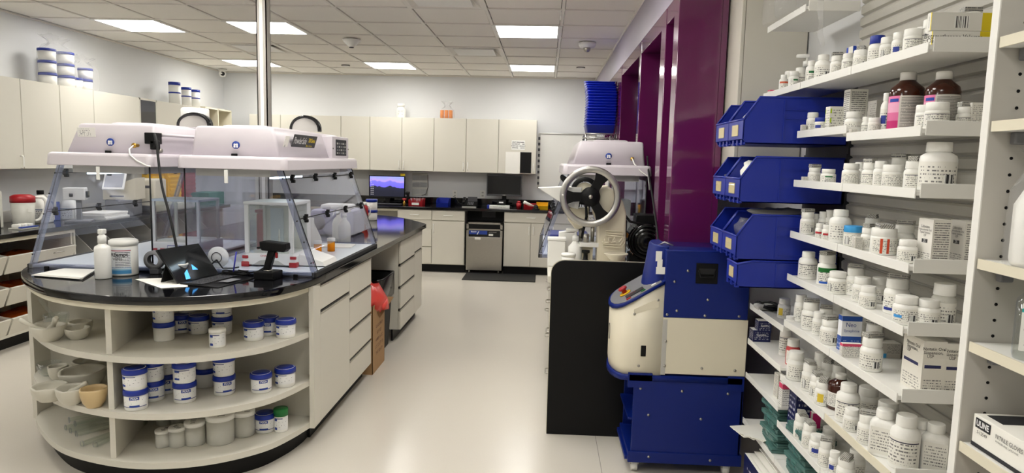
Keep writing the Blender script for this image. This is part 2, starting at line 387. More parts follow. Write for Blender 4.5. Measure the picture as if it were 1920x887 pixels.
t = thing('security_camera', 'small white dome camera in the far left ceiling corner', 'camera', (XL+.14, YB-.3, CEIL-.0))
B().lathe([(0, -.02), (.055, -.02), (.06, 0), (0, 0)], 20).obj('mount', 'white', t)
B().lathe([(0, -.05), (.035, -.04), (.05, 0), (.035, .04), (0, .05)], 20, c=(0, -.01, -.06)).obj('housing', 'white', t)
B().cyl((.02, -.055, -.065), .028, .02, 'y').obj('lens', 'blackgloss', t)
# steel strut pole between the hoods
t = thing('utility_pole', 'grey steel channel pole rising from the island to the ceiling', 'pole', (-2.0, 4.78, .914))
b = B(); W = .036
for y in (-W, W-.007): b.box(-W, W, y, y+.007, 0, CEIL-.914)
b.box(-W, -W+.007, -W, W, 0, CEIL-.914); b.box(W-.007, W, -W, W, 0, CEIL-.914)
b.obj('shaft', mat('polegrey', (176, 172, 164), .45), t)
b = B(); b.box(-.012, .012, -W-.004, -W, .01, CEIL-.914); b.obj('raceway_strip', 'tbar', t)
B().box(-.06, .06, -.06, .06, 0, .012).obj('base_plate', 'steel', t)
# ================================================================== BACK WALL CABINETS
def handle(parent, loc, L=.1, axis='z', mt='white', out=(0, -1, 0), r=.005):
    o = Vector(out)*.028; a = {'z': Vector((0, 0, 1)), 'x': Vector((1, 0, 0)), 'y': Vector((0, 1, 0))}[axis]
    p = [-a*L/2, -a*L/2+o*.8, -a*(L/2-.012)+o, a*(L/2-.012)+o, a*L/2+o*.8, a*L/2]
    return B().tube(p, r, 8).obj('handle', mt, parent, loc)
def wall_cab(x0, x1, label, hs, ndoor=2, z0=1.385, z1=2.13, yf=9.5):
    t = thing('wall_cabinet', label, 'cabinet', ((x0+x1)/2, YB, z0), 0, 'white wall cabinets on the far wall'); W = (x1-x0)/2
    B().box(-W+.002, W-.002, yf+.02-YB, -.004, 0, z1-z0).obj('body', 'laminate', t)
    for k in range(ndoor):
        a = -W+.003+k*(2*W)/ndoor; c = a+2*W/ndoor-.006
        d = B().box(a, c, yf-YB, yf+.018-YB, .002, z1-z0-.002, .002, seg=1).obj('door', 'laminate', t)
        hx = c-.03 if (ndoor == 2 and k == 0) or hs == 'r' else a+.03
        if hs: handle(d, (hx, yf-YB, .085), .11)
    return t
wall_cab(-4.2, -3.30, 'far wall cabinet in the left corner, half hidden by the pole', 'p')
wall_cab(-3.30, -2.475, 'far wall cabinet behind the black arched rim', 'p')
wall_cab(-2.475, -1.57, 'far wall cabinet above the lit monitor', 'p')
wall_cab(-1.57, -.665, 'far wall cabinet with the orange vials on top', 'p')
c4 = wall_cab(-.665, -.135, 'far wall cabinet bearing a printed notice and black card', 'r', 1)
mat('notice', (240, 240, 236), .6)
B().box(-.085, .10, 9.497-YB, 9.5-YB, .33, .46).obj('notice_sheet', 'notice', c4, (.005, 0, 0))
for k, s in enumerate(('MOST PRESCRIBED', 'DRAWER FAST      KEEP', 'POINTS FAST   PRODUCT', 'OPTIONAL       RUN FS')):
    text(s, .017 if k else .02, 'ink', c4, (.013, 9.4965-YB, .435-k*.026), FRONT, 'notice_line', bold=.0009)
B().box(.045, .20, 9.495-YB, 9.5-YB, .01, .30).obj('black_card', 'black', c4); B().box(-.16, .04, 9.4965-YB, 9.5-YB, .0, .30).obj('white_sheet', 'paper', c4)
# base cabinets, worktop
def base_cab(x0, x1, label, layout, yf=9.22):
    t = thing('base_cabinet', label, 'cabinet', ((x0+x1)/2, YB, 0), 0, 'white base cabinets under the far worktop'); W = (x1-x0)/2
    B().box(-W+.001, W-.001, yf+.02-YB, -.004, .11, .867).obj('body', 'laminate', t)
    B().box(-W, W, yf+.07-YB, yf+.09-YB, 0, .11).obj('toe_kick', 'black', t)
    for (u0, u1, z0, z1, kind, hx) in layout:
        d = B().box(-W+u0*2*W+.004, -W+u1*2*W-.004, yf-YB, yf+.018-YB, z0, z1, .002, seg=1).obj('drawer' if kind == 'd' else 'door', 'laminate', t)
        if kind == 'd': handle(d, (-W+hx*2*W, yf-YB, (z0+z1)/2), .12, 'x')
        elif hx is not None: handle(d, (-W+hx*2*W, yf-YB, z1-.1), .11)
    return t
base_cab(-2.02, -1.54, 'far base cabinet with a drawer and black gap beside the island end', [(0, 1, .73, .862, 'd', .5), (0, 1, .36, .6, 'x', None), (0, 1, .125, .35, 'x', None)])
base_cab(-1.54, -1.085, 'far base cabinet with one drawer over one door, left of the fridge', [(0, 1, .727, .862, 'd', .5), (0, 1, .12, .715, 'x', .06)])
base_cab(-.545, .07, 'far base cabinet with a wide drawer over two doors, right of the fridge', [(0, 1, .727, .862, 'd', .6), (0, .6, .12, .715, 'x', .56), (.6, 1, .12, .715, 'x', .66)])
base_cab(.07, .66, 'far base cabinet partly hidden behind the mixing hood', [(0, 1, .727, .862, 'd', .5), (0, 1, .12, .715, 'x', .1)])
base_cab(-4.1, -3.35, 'far base cabinet in the left corner', [(0, 1, .727, .862, 'd', .5), (0, .5, .12, .715, 'x', .44), (.5, 1, .12, .715, 'x', .56)])
t = thing('knee_space_panel', 'cream panels of the open knee space under the lit monitor', 'panel', (-2.6, YB, 0))
B().box(-.75, .58, -.03, -.012, .1, .868).obj('back_board', 'laminate', t); B().box(-.02, 0, -.58, -.03, 0, .868).obj('side_board', 'laminate', t); B().box(-.75, .58, -.6, -.585, .84, .868).obj('front_rail', 'edge', t)
B().box(-.75, .58, -.52, -.50, 0, .1).obj('toe_kick', 'black', t)
t = thing('far_worktop', 'long black worktop along the far wall', 'worktop', (-1.7, YB, .868))
B().box(-2.42, 2.36, -.635, -.004, 0, .036, .004).obj('slab', 'counter', t)
tag(B().box(-2.42, 2.36, -.024, -.004, .0365, .14, .003).obj('backsplash', 'counter', None, (-1.7, YB, .868)), 'low black backsplash strip along the far worktop', 'backsplash')
t = thing('rear_panel', 'black panel around the fridge under the far worktop', 'panel', (-.815, YB, 0))
B().box(-.265, .265, -.3, -.28, 0, .866).obj('back_board', 'black', t); pass
B().box(-.06, .13, -.305, -.3, .76, .85).obj('cover_plate', 'greydark', t)
# fridge
t = thing('undercounter_fridge', 'stainless steel undercounter fridge with a black vent slot', 'fridge', (-.81, 9.2, 0))
B().box(-.25, .25, .02, .31, .06, .715).obj('body', 'darkmetal', t)
d = B().box(-.248, .248, -.005, .02, .055, .515, .004).obj('door', 'steel', t)
B().box(-.13, -.05, -.009, -.004, .478, .508, .003).obj('latch', 'white', d)
for a, c_ in ((.69, .715), (.605, .625)): B().box(-.248, .248, -.004, .02, a, c_).obj('rail', 'steel', t)
for s in (-1, 1): B().box(s*.232-.016, s*.232+.016, -.004, .02, .515, .715).obj('side_rail', 'steel', t); B().cyl((s*.2, .03, .0), .012, .06).obj('foot', 'steel', t)
B().box(-.216, .216, .004, .02, .625, .69).obj('vent_slot', 'black', t)
B().box(-.216, .216, -.002, .02, .515, .605).obj('sign_panel', 'blackgloss', t)
B().box(-.21, .04, -.004, -.002, .55, .60).obj('blue_sign', 'inkblue', t); text('BlueAir', .026, 'inkwhite', t, (-.145, -.0045, .585), FRONT, 'sign_lettering', bold=.0006); B().prism([(-.105, .55), (-.095, .545), (-.07, .59), (-.08, .595)], -.0048, -.004, 'xz').obj('sign_slash', 'inkwhite', t); text('AUTO START', .018, 'paper_grey', t, (.115, -.0025, .582), FRONT, 'sign_lettering'); B().box(.06, .12, -.003, -.002, .535, .56).obj('white_sticker', 'paper', t)
t = tag(B().box(-.55, .41, 8.68, 9.25, .0, .012, .005).obj('floor_mat', 'rubber', None, (-.5, 0, 0)), 'dark grey rubber mat in front of the fridge', 'mat')
# whiteboard on far wall
t = thing('whiteboard', 'framed whiteboard on the far wall by the purple frames', 'whiteboard', (.3, YB, 1.2))
B().box(-.39, .39, -.012, -.004, 0, .75).obj('panel', 'white', t)
for s in (-1, 1): B().box(s*.4-.015, s*.4+.015, -.022, 0, -.015, .765, .003).obj('side_frame', 'aluminium', t)
B().box(-.4, .4, -.022, 0, .75, .77, .003).obj('top_frame', 'aluminium', t); B().box(-.4, .4, -.05, 0, -.02, 0, .003).obj('pen_tray', 'aluminium', t)
for k in range(9): B().box(-.415, -.385, -.028, -.02, .03+k*.08, .07+k*.08, .003).obj('magnet', 'greydark', t)
# ---- things on the far worktop (z .904)
ZW = .904
def ctr(px, py, Y): return at_y(px, py, Y)
t = thing('monitor', 'monitor showing a purple mountain desktop on the far worktop', 'monitor', (-2.255, 9.62, ZW)); t.rotation_euler.z = .02
B().box(-.26, .26, -.015, .02, .085, .405, .004).obj('case', 'blackgloss', t)
m_ = bpy.data.materials.new('desktop'); m_.use_nodes = True; nt = m_.node_tree; b_ = nt.nodes['Principled BSDF']; b_.inputs['Roughness'].default_value = .3
tc = nt.nodes.new('ShaderNodeUVMap'); sp = nt.nodes.new('ShaderNodeSeparateXYZ'); nt.links.new(tc.outputs[0], sp.inputs[0])
wv = nt.nodes.new('ShaderNodeTexNoise'); wv.noise_dimensions = '1D'; wv.inputs['Scale'].default_value = 2.6; nt.links.new(sp.outputs[0], wv.inputs['W'])
ms = nt.nodes.new('ShaderNodeMath'); ms.operation = 'MULTIPLY_ADD'; nt.links.new(wv.outputs['Fac'], ms.inputs[0]); ms.inputs[1].default_value = -.5; nt.links.new(sp.outputs[1], ms.inputs[2])
cr = nt.nodes.new('ShaderNodeValToRGB'); e = cr.color_ramp.elements; e[0].position = .0; e[0].color = (.004, .005, .015, 1); e[1].position = .95; e[1].color = (.12, .2, .5, 1)
for pz, c_ in ((.2, (.01, .012, .03, 1)), (.215, (.1, .08, .55, 1)), (.45, (.12, .11, .6, 1)), (.5, (.3, .2, .6, 1)), (.62, (.22, .22, .6, 1))):
    q = cr.color_ramp.elements.new(pz); q.color = c_
nt.links.new(ms.outputs[0], cr.inputs[0]); nt.links.new(cr.outputs[0], b_.inputs['Emission Color']); b_.inputs['Emission Strength'].default_value = .9; b_.inputs['Base Color'].default_value = (.01, .01, .01, 1)
MATS['desktop'] = m_
B().quad((-.245, -.0162, .11), (.49, 0, 0), (0, 0, .282)).obj('screen', 'desktop', t)
b = B()
for i in range(2):
    for k in range(9-3*i): b.box(-.232+i*.026, -.22+i*.026, -.0172, -.0165, .13+k*.027, .141+k*.027)
b.obj('desktop_icons', 'inkwhite', t)
B().box(-.03, .03, .02, .05, .02, .25, .004).obj('neck', 'black', t); B().box(-.12, .12, -.08, .1, 0, .015, .005).obj('stand', 'black', t)
B().box(-.27, -.2, -.012, -.008, .406, .44).obj('sticky_flag', 'inkyellow', t, (.46, 0, 0))
t = thing('keyboard', 'black keyboard in front of the lit monitor', 'keyboard', (-2.2, 9.36, ZW)); B().box(-.22, .22, -.07, .07, 0, .018, .004).obj('case', 'black', t)
k1 = B().box(-.0075, .0075, -.0075, .0075, 0, .006, .0015, seg=1).mesh('key')
for i in range(20):
    for j in range(5): link('key', k1, 'greydark', t, (-.2+i*.021, -.05+j*.024, .018))
t = thing('wall_organizer', 'clear hanging pocket organizer on the wall right of the lit monitor', 'organizer', (-1.82, YB, 1.03))
B().box(-.115, .115, -.012, -.004, 0, .32, .002).obj('backing', 'frost', t)
for k in range(3):
    for i in range(2): B().box(-.105+i*.11, -.005+i*.11, -.03, -.012, .02+k*.1, .09+k*.1, .003).obj('pocket', 'acrylic', t)
B().tube([(.115, -.015, .3), (.12, -.02, .12), (.09, -.02, .02), (.03, -.02, .0)], .004).obj('wire', 'darkmetal', t)
t = thing('barcode_gun', 'black hand scanner standing beside the lit monitor', 'scanner', (-1.93, 9.5, ZW))
B().box(-.025, .025, -.04, .05, 0, .02, .005).obj('base', 'black', t); B().tube([(0, 0, .02), (0, .01, .1), (.005, -.02, .16)], .02, 10).obj('grip', 'black', t); B().box(-.025, .025, -.08, .03, .15, .19, .01).obj('head', 'black', t)
def open_bin(name, label, loc, w, d, hf, hb, mt, rz=0, tagm=None):
    """stacking bin: sloped sides, low front lip, open top"""
    t = thing(name, label, 'bin', loc, rz); W = w/2; th = .004
    pts = [(0, 0), (d, 0), (d, hb), (d*.32, hb), (.0-.012, hf+.02), (-.012, hf)]
    B().prism(pts, -W, -W+th, 'yz').obj('side_wall', mt, t); B().prism(pts, W-th, W, 'yz').obj('side_wall', mt, t)
    B().box(-W, W, 0, d, 0, th).obj('floor_panel', mt, t); B().box(-W, W, d-th, d, 0, hb).obj('back_wall', mt, t)
    B().prism([(0, 0), (th, 0), (-.012+th, hf), (-.012, hf)], -W, W, 'yz').obj('front_lip', mt, t)
    B().box(-W-.004, W+.004, d-.01, d+.003, hb-.006, hb+.004).obj('rim', mt, t)
    if tagm: B().box(-W*.5, W*.5, -.014, -.011, hf*.2, hf*.75).obj('tag_card', tagm, t)
    return t
p = ctr(780, 388, 9.42); t = open_bin('storage_bin', 'small red bin holding clear vials on the far worktop', (p.x, 9.38, ZW), .2, .2, .06, .09, 'red', 0, 'paper')
for i in range(6):
    o = B().lathe([(0, 0), (.014, 0), (.014, .1), (.012, .1), (.012, .004), (0, .004)], 12).obj('clear_vial', 'glass', None, (p.x-.07+i*.028, 9.43+(i % 3)*.05, ZW+.006), (.1*(i % 3-1), .08*(i % 2), 0)); tag(o, 'clear empty vial in the small red bin, %s from the left' % ('first', 'second', 'third', 'fourth', 'fifth', 'sixth')[i], 'vial', 'clear vials in the red bin')
p = ctr(830, 386, 9.4); open_bin('storage_bin', 'small blue empty stacking bin on the far worktop', (p.x, 9.36, ZW), .17, .22, .05, .11, 'blue')
p = ctr(712, 380, 9.4)
t = thing('glass_ornament', 'small pink and gold glass figurine by the keyboard', 'ornament', (-1.94, 9.3, ZW)); B().lathe([(0, 0), (.022, 0), (.012, .02), (.024, .045), (.006, .07)], 14).obj('base', 'brass', t); B().lathe([(.006, .07), (.034, .1), (.03, .105), (0, .098)], 14).obj('pink_top', 'redtrans', t)
p = ctr(880, 385, 9.42); t = thing('desk_phone', 'black desk phone with keypad on the far worktop', 'phone', (p.x, 9.40, ZW))
B().prism([(0, 0), (.19, 0), (.19, .10), (0, .03)], -.105, .105, 'yz', bev=.004).obj('base', 'black', t); B().box(-.105, -.06, 0, .18, .0, .03, .01, Matrix.Translation((0, -.005, .045)) @ Matrix.Rotation(.36, 4, 'X')).obj('handset', 'blackgloss', t)
B().box(-.035, .1, .12, .135, .06, .14, .004).obj('display', 'greydark', t); B().box(-.1, .1, -.012, .0, 0, .012, .003).obj('foot_strip', 'aluminium', t)
k2 = B().box(-.007, .007, -.005, .005, 0, .005, .001, seg=1).mesh('key')
for i in range(4):
    for j in range(4): link('key', k2, 'grey', t, (-.02+i*.022, .02+j*.022, .036+j*.0082), (.36, 0, 0))
B().tube([(-.1, .1, .03), (-.16, .15, .05), (-.22, .2, .12), (-.26, .24, .13)], .004).obj('cord', 'black', t)
t = thing('monitor', 'switched off dark monitor right of the desk phone', 'monitor', (-.575, 9.6, ZW))
B().box(-.25, .25, -.02, .03, .16, .46, .005).obj('case', 'greydark', t); B().quad((-.235, -.0212, .185), (.47, 0, 0), (0, 0, .26)).obj('screen', 'blackgloss', t)
B().box(-.03, .03, .03, .06, .02, .3, .004).obj('neck', 'black', t); B().box(-.11, .11, -.08, .1, 0, .014, .005).obj('stand', 'black', t); B().box(-.02, .02, -.022, -.0205, .168, .176).obj('badge', 'aluminium', t)
t = thing('label_printer', 'small black device under the dark monitor', 'printer', (-.60, 9.43, ZW)); B().box(-.06, .06, -.05, .06, .04, .11, .008).obj('body', 'black', t); B().box(-.03, .03, -.053, -.05, .07, .09).obj('front_display', 'inkwhite', t)
t = thing('binder', 'white binder with a blue spine lying on the far worktop', 'binder', (-.62, 9.33, ZW)); B().box(-.14, .14, -.03, .1, 0, .04, .004).obj('cover', 'white', t); B().box(-.17, -.138, -.032, .1, 0, .043, .004).obj('spine', 'blue', t); text('PHARMACY  RECORD  BOOK', .013, 'ink', t, (.0, -.0305, .02), FRONT, 'spine_print')
t = open_bin('storage_bin', 'shallow red bin holding a paper roll on the far worktop', (-.20, 9.3, ZW), .17, .2, .04, .07, 'red')
tag(B().cyl((0, 0, 0), .022, .17, 'x', 18, M=Matrix.Rotation(.5, 4, 'Y') @ Matrix.Rotation(.5, 4, 'Z')).obj('paper_roll', 'paper', None, (-.28, 9.37, ZW+.095)), 'white paper roll leaning in the shallow red bin', 'paper roll')
open_bin('storage_bin', 'yellow stacking bin at the right end of the far worktop', (-.03, 9.36, ZW), .16, .2, .05, .085, 'yellow')
t = thing('tape_dispenser', 'black tape dispenser in front of the shallow red bin', 'tape dispenser', (-.115, 9.24, ZW)); B().cyl((0, -.02, .035), .034, .03, 'y', 20).obj('tape_wheel', 'rubber', t); B().box(-.05, .05, -.022, .012, 0, .02, .004).obj('base', 'blackgloss', t)
t = thing('red_pot', 'small dark red pot behind the binder', 'pot', (-.36, 9.5, ZW)); B().lathe([(0, 0), (.03, 0), (.036, .07), (.03, .07), (.026, .01), (0, .01)], 18).obj('cup', 'red', t); B().lathe([(.0, .1), (.02, .1), (.028, .072), (0, .072)], 16).obj('lid', 'red', t)
for k, (px, lab) in enumerate(((905, 'white wall outlet behind the desk phone'), (853, 'white wall outlet beside the phone cables'))):
    p = at_y(px, 364, YB); t = thing('wall_outlet', lab, 'outlet', (p.x, YB, p.z)); B().box(-.035, .035, -.006, 0, -.055, .055, .003).obj('plate', 'white', t)
    for s in (-1, 1): B().box(-.014, .014, -.008, -.005, s*.022-.012, s*.022+.012, .002).obj('socket', 'paper_grey', t)
# on top of far cabinets
p = at_y(752, 219, 9.66); t = thing('jug', 'white plastic jar with a printed label on the far cabinets', 'jar', (p.x, 9.66, 2.13)); B().lathe([(0, 0), (.062, 0), (.066, .01), (.066, .12), (.045, .15), (.045, .155), (0, .155)], 24).obj('body', 'bottlewhite', t); B().lathe([(0, .195), (.05, .195), (.052, .19), (.052, .155), (0, .155)], 24).obj('cap', 'bottlewhite', t)
printed('lab_a', lines=8, words=10); B().arc(.0668, .03, .115, -2.3, -.84).obj('label_sheet', 'lab_a', t)
for i in range(3):
    p = at_y(829+i*8, 221, 9.62); o = thing('orange_vial', '%s orange vial in the small clear bag on the far cabinets' % ('left', 'middle', 'right')[i], 'vial', (p.x, 9.62, 2.13), 0, 'orange vials in the bag'); B().lathe([(0, 0), (.027, 0), (.027, .12), (.022, .12), (0, .115)], 18).obj('tube', 'orange', o); B().lathe([(0, .124), (.029, .124), (.029, .118), (0, .118)], 18).obj('base_rim', 'white', o)
t = thing('plastic_bag', 'clear plastic bag twisted shut over the orange vials', 'bag', (p.x-.05, 9.62, 2.13))
def bag(t, w, d, h, top, mt='bag', name='film', n=26, seed=1):
    rnd = random.Random(seed); rings = [(.0, .96), (.25, 1.03), (.6, 1.0), (.85, .97), (1.0, .7), (1.0+top*.35, .35), (1+top*.7, .5), (1+top, .8)]
    b = B(); R_ = []
    for z, s in rings:
        R_.append([b.bm.verts.new((w/2*s*(abs(math.cos(a))**.6)*(1 if math.cos(a) > 0 else -1)*(1+rnd.uniform(-.05, .05)*(3 if z > 1 else 1)), d/2*s*(abs(math.sin(a))**.6)*(1 if math.sin(a) > 0 else -1)*(1+rnd.uniform(-.05, .05)*(3 if z > 1 else 1)), h*z+rnd.uniform(-.01, .02)*(1 if z > .9 else 0))) for a in [2*PI*i/n for i in range(n)]])
    for x, y in zip(R_, R_[1:]):
        for i in range(n): b.bm.faces.new((x[i], x[(i+1) % n], y[(i+1) % n], y[i]))
    return b.obj(name, mt, t, angle=15)
bag(t, .2, .08, .135, .75, seed=3)
# ================================================================== LEFT WALL
def left_cab(y0, y1, label, dark=False):
    t = thing('wall_cabinet', label, 'cabinet', (XL, (y0+y1)/2, 1.39), 0, 'white wall cabinets on the left wall'); W = (y1-y0)/2
    if not dark:
        B().box(0, .31, -W+.002, W-.002, 0, .75).obj('body', 'laminate', t)
        d = B().box(.312, .33, -W+.003, W-.003, .002, .748, .002, seg=1).obj('door', 'laminate', t); handle(d, (.33, W-.04, .06), .1, 'z', 'white', (1, 0, 0))
    else:
        for s in (-1, 1): B().box(0, .33, s*(W-.009)-.009, s*(W-.009)+.009, 0, .75).obj('side_panel', 'laminate', t)
        B().box(0, .33, -W, W, .73, .75).obj('top_panel', 'laminate', t); B().box(0, .33, -W, W, 0, .02).obj('bottom_panel', 'laminate', t); B().box(0, .012, -W, W, 0, .75).obj('back_panel', 'greydark', t)
        B().box(.05, .3, -W+.02, W-.02, .36, .375).obj('inner_shelf', 'laminate', t); B().box(.318, .324, -W+.02, W-.02, .02, .73).obj('glass_door', 'windowglass', t)
    return t
ed = [4.62, 5.08, 5.54, 6.0, 6.46, 7.21]
for k, lab in enumerate(('left wall cabinet door at the photo edge, before the first seam', 'left wall cabinet at the picture edge, nearest to the viewer', 'left wall cabinet under the larger bag of blue lidded jars', 'left wall cabinet under the smaller bag of jars', 'left wall cabinet just right of the bagged jars')):
    left_cab(ed[k], ed[k+1], lab)
left_cab(7.21, 7.54, 'narrow open cabinet with a dark glass front on the left wall', True)
left_cab(7.54, 8.08, 'left wall cabinet under the tall white canisters, farther one')
left_cab(8.08, 8.62, 'left wall cabinet at the far end behind the white duct cylinder')
t = thing('open_wall_shelf', 'small open cream wall shelf in the far left corner', 'shelf', (XL, 9.0, 1.39))
for y in (-.36, -.02, .36): B().box(0, .33, y-.01, y+.01, 0, .77).obj('upright', 'edge', t)
for z in (.0, .38, .75): B().box(0, .33, -.36, .36, z, z+.02).obj('board', 'edge', t)
B().box(0, .01, -.36, .36, 0, .77).obj('back_board', 'laminate', t)
tag(B().prism([(-.06, 0), (.06, 0), (.04, .1), (-.05, .14)], -.05, .05, 'yz', bev=.006).obj('brown_pouch', mat('brown', (84, 44, 34), .7), None, (XL+.24, 8.8, 1.79)), 'small brown pouch on the open corner shelf', 'pouch')
# left counter
t = thing('left_worktop', 'black worktop along the left wall', 'worktop', (XL, 5.0, .876))
B().box(.004, .65, -3.2, 3.6, 0, .038, .004).obj('slab', 'counter', t)
tag(B().box(.004, .02, -3.2, 3.6, .0385, .14, .003).obj('backsplash', 'white', None, (XL, 5.0, .876)), 'low white backsplash strip along the left worktop', 'backsplash')
t = thing('vial_bin_unit', 'cream pull out bin unit holding orange vial bags under the left worktop', 'bin unit', (XL, 4.75, 0))
B().box(0, .62, -2.4, -2.38, .1, .87).obj('side_panel', 'laminate', t); B().box(.0, .6, .93, .95, .1, .87).obj('side_panel', 'laminate', t)
B().box(0, .02, -2.4, .95, .1, .87).obj('back_panel', 'laminate', t); B().box(.52, .54, -2.4, .95, 0, .1).obj('toe_kick', 'black', t); B().box(0, .6, -2.4, .95, .1, .12).obj('bottom_panel', 'laminate', t)
B().box(.61, .625, -2.4, .95, .845, .872).obj('front_rail', 'edge', t)
sl = []
for k, z in enumerate((.10, .34, .585)):
    for j, (y0, y1) in enumerate(((-.55, .17), (.19, .93), (-1.4, -.57))):
        d = B().prism([(.58, z+.01), (.596, z+.01), (.65, z+.15), (.636, z+.155)], y0, y1, 'xz').obj('bin_front', 'laminate', t)
        if j < 2: handle(d, (.635, (y0+y1)/2+.16, z+.115), .1, 'y', 'steel', (1, 0, .2), .004)
        B().prism([(.1, z+.01), (.59, z+.01), (.596, z+.02), (.1, z+.03)], y0, y1, 'xz').obj('bin_floor', 'laminate', t)
        for y in (y0, y1-.006): B().prism([(.1, z+.02), (.59, z+.02), (.637, z+.152), (.25, z+.21), (.1, z+.2)], y, y+.006, 'xz').obj('bin_side', 'laminate', t)
        if j != 0 or True:
            rnd = random.Random(k*5+j); b = B()
            n = 9
            G = [[b.bm.verts.new((XL*0+.14+.45*i/n, y0+.02+(y1-y0-.04)*q/n, z+.03+(.09+rnd.uniform(-.025, .03))*math.sin(PI*min(max(i/n, .02), .98))**.4*math.sin(PI*min(max(q/n, .02), .98))**.4)) for q in range(n+1)] for i in range(n+1)]
            for i in range(n):
                for q in range(n): b.bm.faces.new((G[i][q], G[i+1][q], G[i+1][q+1], G[i][q+1]))
            o = b.obj('vial_bag', 'orangebag', None, (XL, 4.75, 0), angle=20)
            tag(o, 'bag of orange vials in the %s bin %s' % (('bottom', 'middle', 'top')[k], ('nearest the island', 'behind the glass hood', 'at the picture edge')[j]), 'bag', 'bags of orange vials in the left bins')
t = thing('angled_bin_rack', 'low cream rack of angled dark bins seen through the left hood', 'rack', (XL, 7.0, 0))
B().box(.0, .6, -1.28, -1.26, .1, .87).obj('side_panel', 'laminate', t); B().box(0, .6, 1.48, 1.5, .1, .87).obj('side_panel', 'laminate', t); B().box(0, .02, -1.28, 1.5, .1, .87).obj('back_panel', 'grey', t); B().box(.0, .62, -1.28, 1.5, .08, .1).obj('bottom_panel', 'laminate', t); B().box(.6, .62, -1.28, 1.5, .54, .57).obj('front_rail', 'edge', t)
for k in range(7): B().prism([(.05, .5), (.6, .56), (.6, .57), (.3, .86), (.05, .86)], -.95+k*.36, -.94+k*.36, 'xz').obj('divider', 'laminate', t)
B().prism([(.05, .48), (.6, .54), (.6, .555), (.05, .5)], -1.26, 1.48, 'xz').obj('sloped_floor', 'greydark', t); B().box(.52, .54, -1.28, 1.5, 0, .08).obj('toe_kick', 'black', t)
for k in range(3): B().box(.6, .615, -1.24+k*.9, -.36+k*.9, .12, .53, .002).obj('door', 'laminate', t)
# ================================================================== ISLAND
def smooth(pts, n=6):
    out = []
    for i in range(len(pts)-1):
        p0, p1, p2, p3 = pts[max(i-1, 0)], pts[i], pts[i+1], pts[min(i+2, len(pts)-1)]
        for k in range(n):
            t = k/n; out.append(tuple(.5*((2*b_)+(-a+c)*t+(2*a-5*b_+4*c-d)*t*t+(-a+3*b_-3*c+d)*t**3) for a, b_, c, d in zip(p0, p1, p2, p3)))
    out.append(pts[-1]); return out
NOSE = [(-1.185, 3.62), (-1.20, 3.47), (-1.235, 3.31), (-1.32, 3.125), (-1.5, 2.965), (-1.72, 2.885), (-1.96, 2.885), (-2.27, 2.985), (-2.51, 3.155), (-2.73, 3.38), (-2.86, 3.62), (-2.9, 3.85)]
nose = smooth(NOSE)
def inset(pts, d, c=(-2.03, 3.9)):
    o = []
    for i, p in enumerate(pts):
        a, b_ = pts[max(i-1, 0)], pts[min(i+1, len(pts)-1)]; t = Vector((b_[0]-a[0], b_[1]-a[1])).normalized(); n_ = Vector((-t.y, t.x))
        if n_.dot(Vector(c)-Vector(p)) < 0: n_ = -n_
        o.append((p[0]+n_.x*d, p[1]+n_.y*d))
    return o
far_end = smooth([(-2.9, 6.6), (-2.75, 7.1), (-2.4, 7.5), (-2.05, 7.62), (-1.7, 7.46), (-1.42, 7.12), (-1.19, 6.72), (-1.165, 6.6)], 4)
top_out = nose + far_end
t = thing('island_worktop', 'glossy black worktop of the round nosed island', 'worktop', (0, 0, 0))
B().prism(top_out, .876, .914, 'xy', bev=.003).obj('slab', 'counter', t)
t = thing('open_shelf_unit', 'curved open shelf end of the island in cream laminate', 'shelf unit', (0, 0, 0))
def clip_curve(d, xr, xl): return [p for p in inset(nose, d) if xl < p[0] < xr]
def shelf_poly(d): return [(-1.225, 3.55), (-1.225, 3.46)] + [p for p in clip_curve(d, -1.24, -2.68) if p[1] < 3.46] + [(-2.72, 3.45), (-2.72, 3.55)]
for z in (.10, .335, .60): B().prism(shelf_poly(.03), z, z+.03, 'xy').obj('shelf', 'laminate', t)
B().prism(shelf_poly(.02), .846, .876, 'xy').obj('top_board', 'edge', t)
dv = Vector((-2.14+1.975, 3.55-2.94)); n_ = Vector((-dv.y, dv.x)).normalized()*.012
B().prism([(-1.975+n_.x, 2.94+n_.y), (-1.975-n_.x, 2.94-n_.y), (-2.13-n_.x, 3.55), (-2.13+n_.x, 3.55)], .13, .85, 'xy').obj('divider', 'laminate', t)
B().box(-2.74, -1.21, 3.55, 3.565, .1, .876).obj('back_panel', 'laminate', t)
B().box(-1.225, -1.2, 3.455, 3.566, .1, .876).obj('right_panel', 'laminate', t); B().box(-2.745, -2.722, 3.43, 3.565, .1, .876).obj('left_panel', 'laminate', t)
pl = [(-1.28, 3.56)] + [p for p in clip_curve(.085, -1.28, -2.62) if p[1] < 3.55] + [(-2.66, 3.56)]
B().prism(pl, 0, .1, 'xy').obj('plinth', 'black', t)
def bank(y0, y1, label, fronts, xf=-1.2):
    """island drawer bank facing +x: fronts = (z0, z1, kind)"""
    t = thing('island_cabinet', label, 'cabinet', (xf, (y0+y1)/2, 0), 0, 'island cabinets along the aisle'); W = (y1-y0)/2
    B().box(-.56, -.02, -W+.001, W-.001, .1, .876).obj('body', 'laminate', t); B().box(-.08, -.065, -W, W, 0, .1).obj('toe_kick', 'black', t)
    for z0, z1, kd in fronts:
        d = B().box(-.018, 0, -W+.003, W-.003, z0, z1-.022, .0015, seg=1).obj('drawer' if kd == 'd' else 'door', 'laminate', t)
        B().box(-.02, -.004, -W+.003, W-.003, z1-.020, z1-.004).obj('pull_rail', 'darkmetal', d); B().box(-.014, .002, -W+.003, W-.003, z1-.021, z1-.013).obj('rail_lip', mat('railgrey', (176, 170, 156), .4), d)
    return t
A = bank(3.567, 4.12, 'island cabinet with one drawer over a tall door, nearest the shelves', [(.725, .872, 'd'), (.10, .72, 'x')])
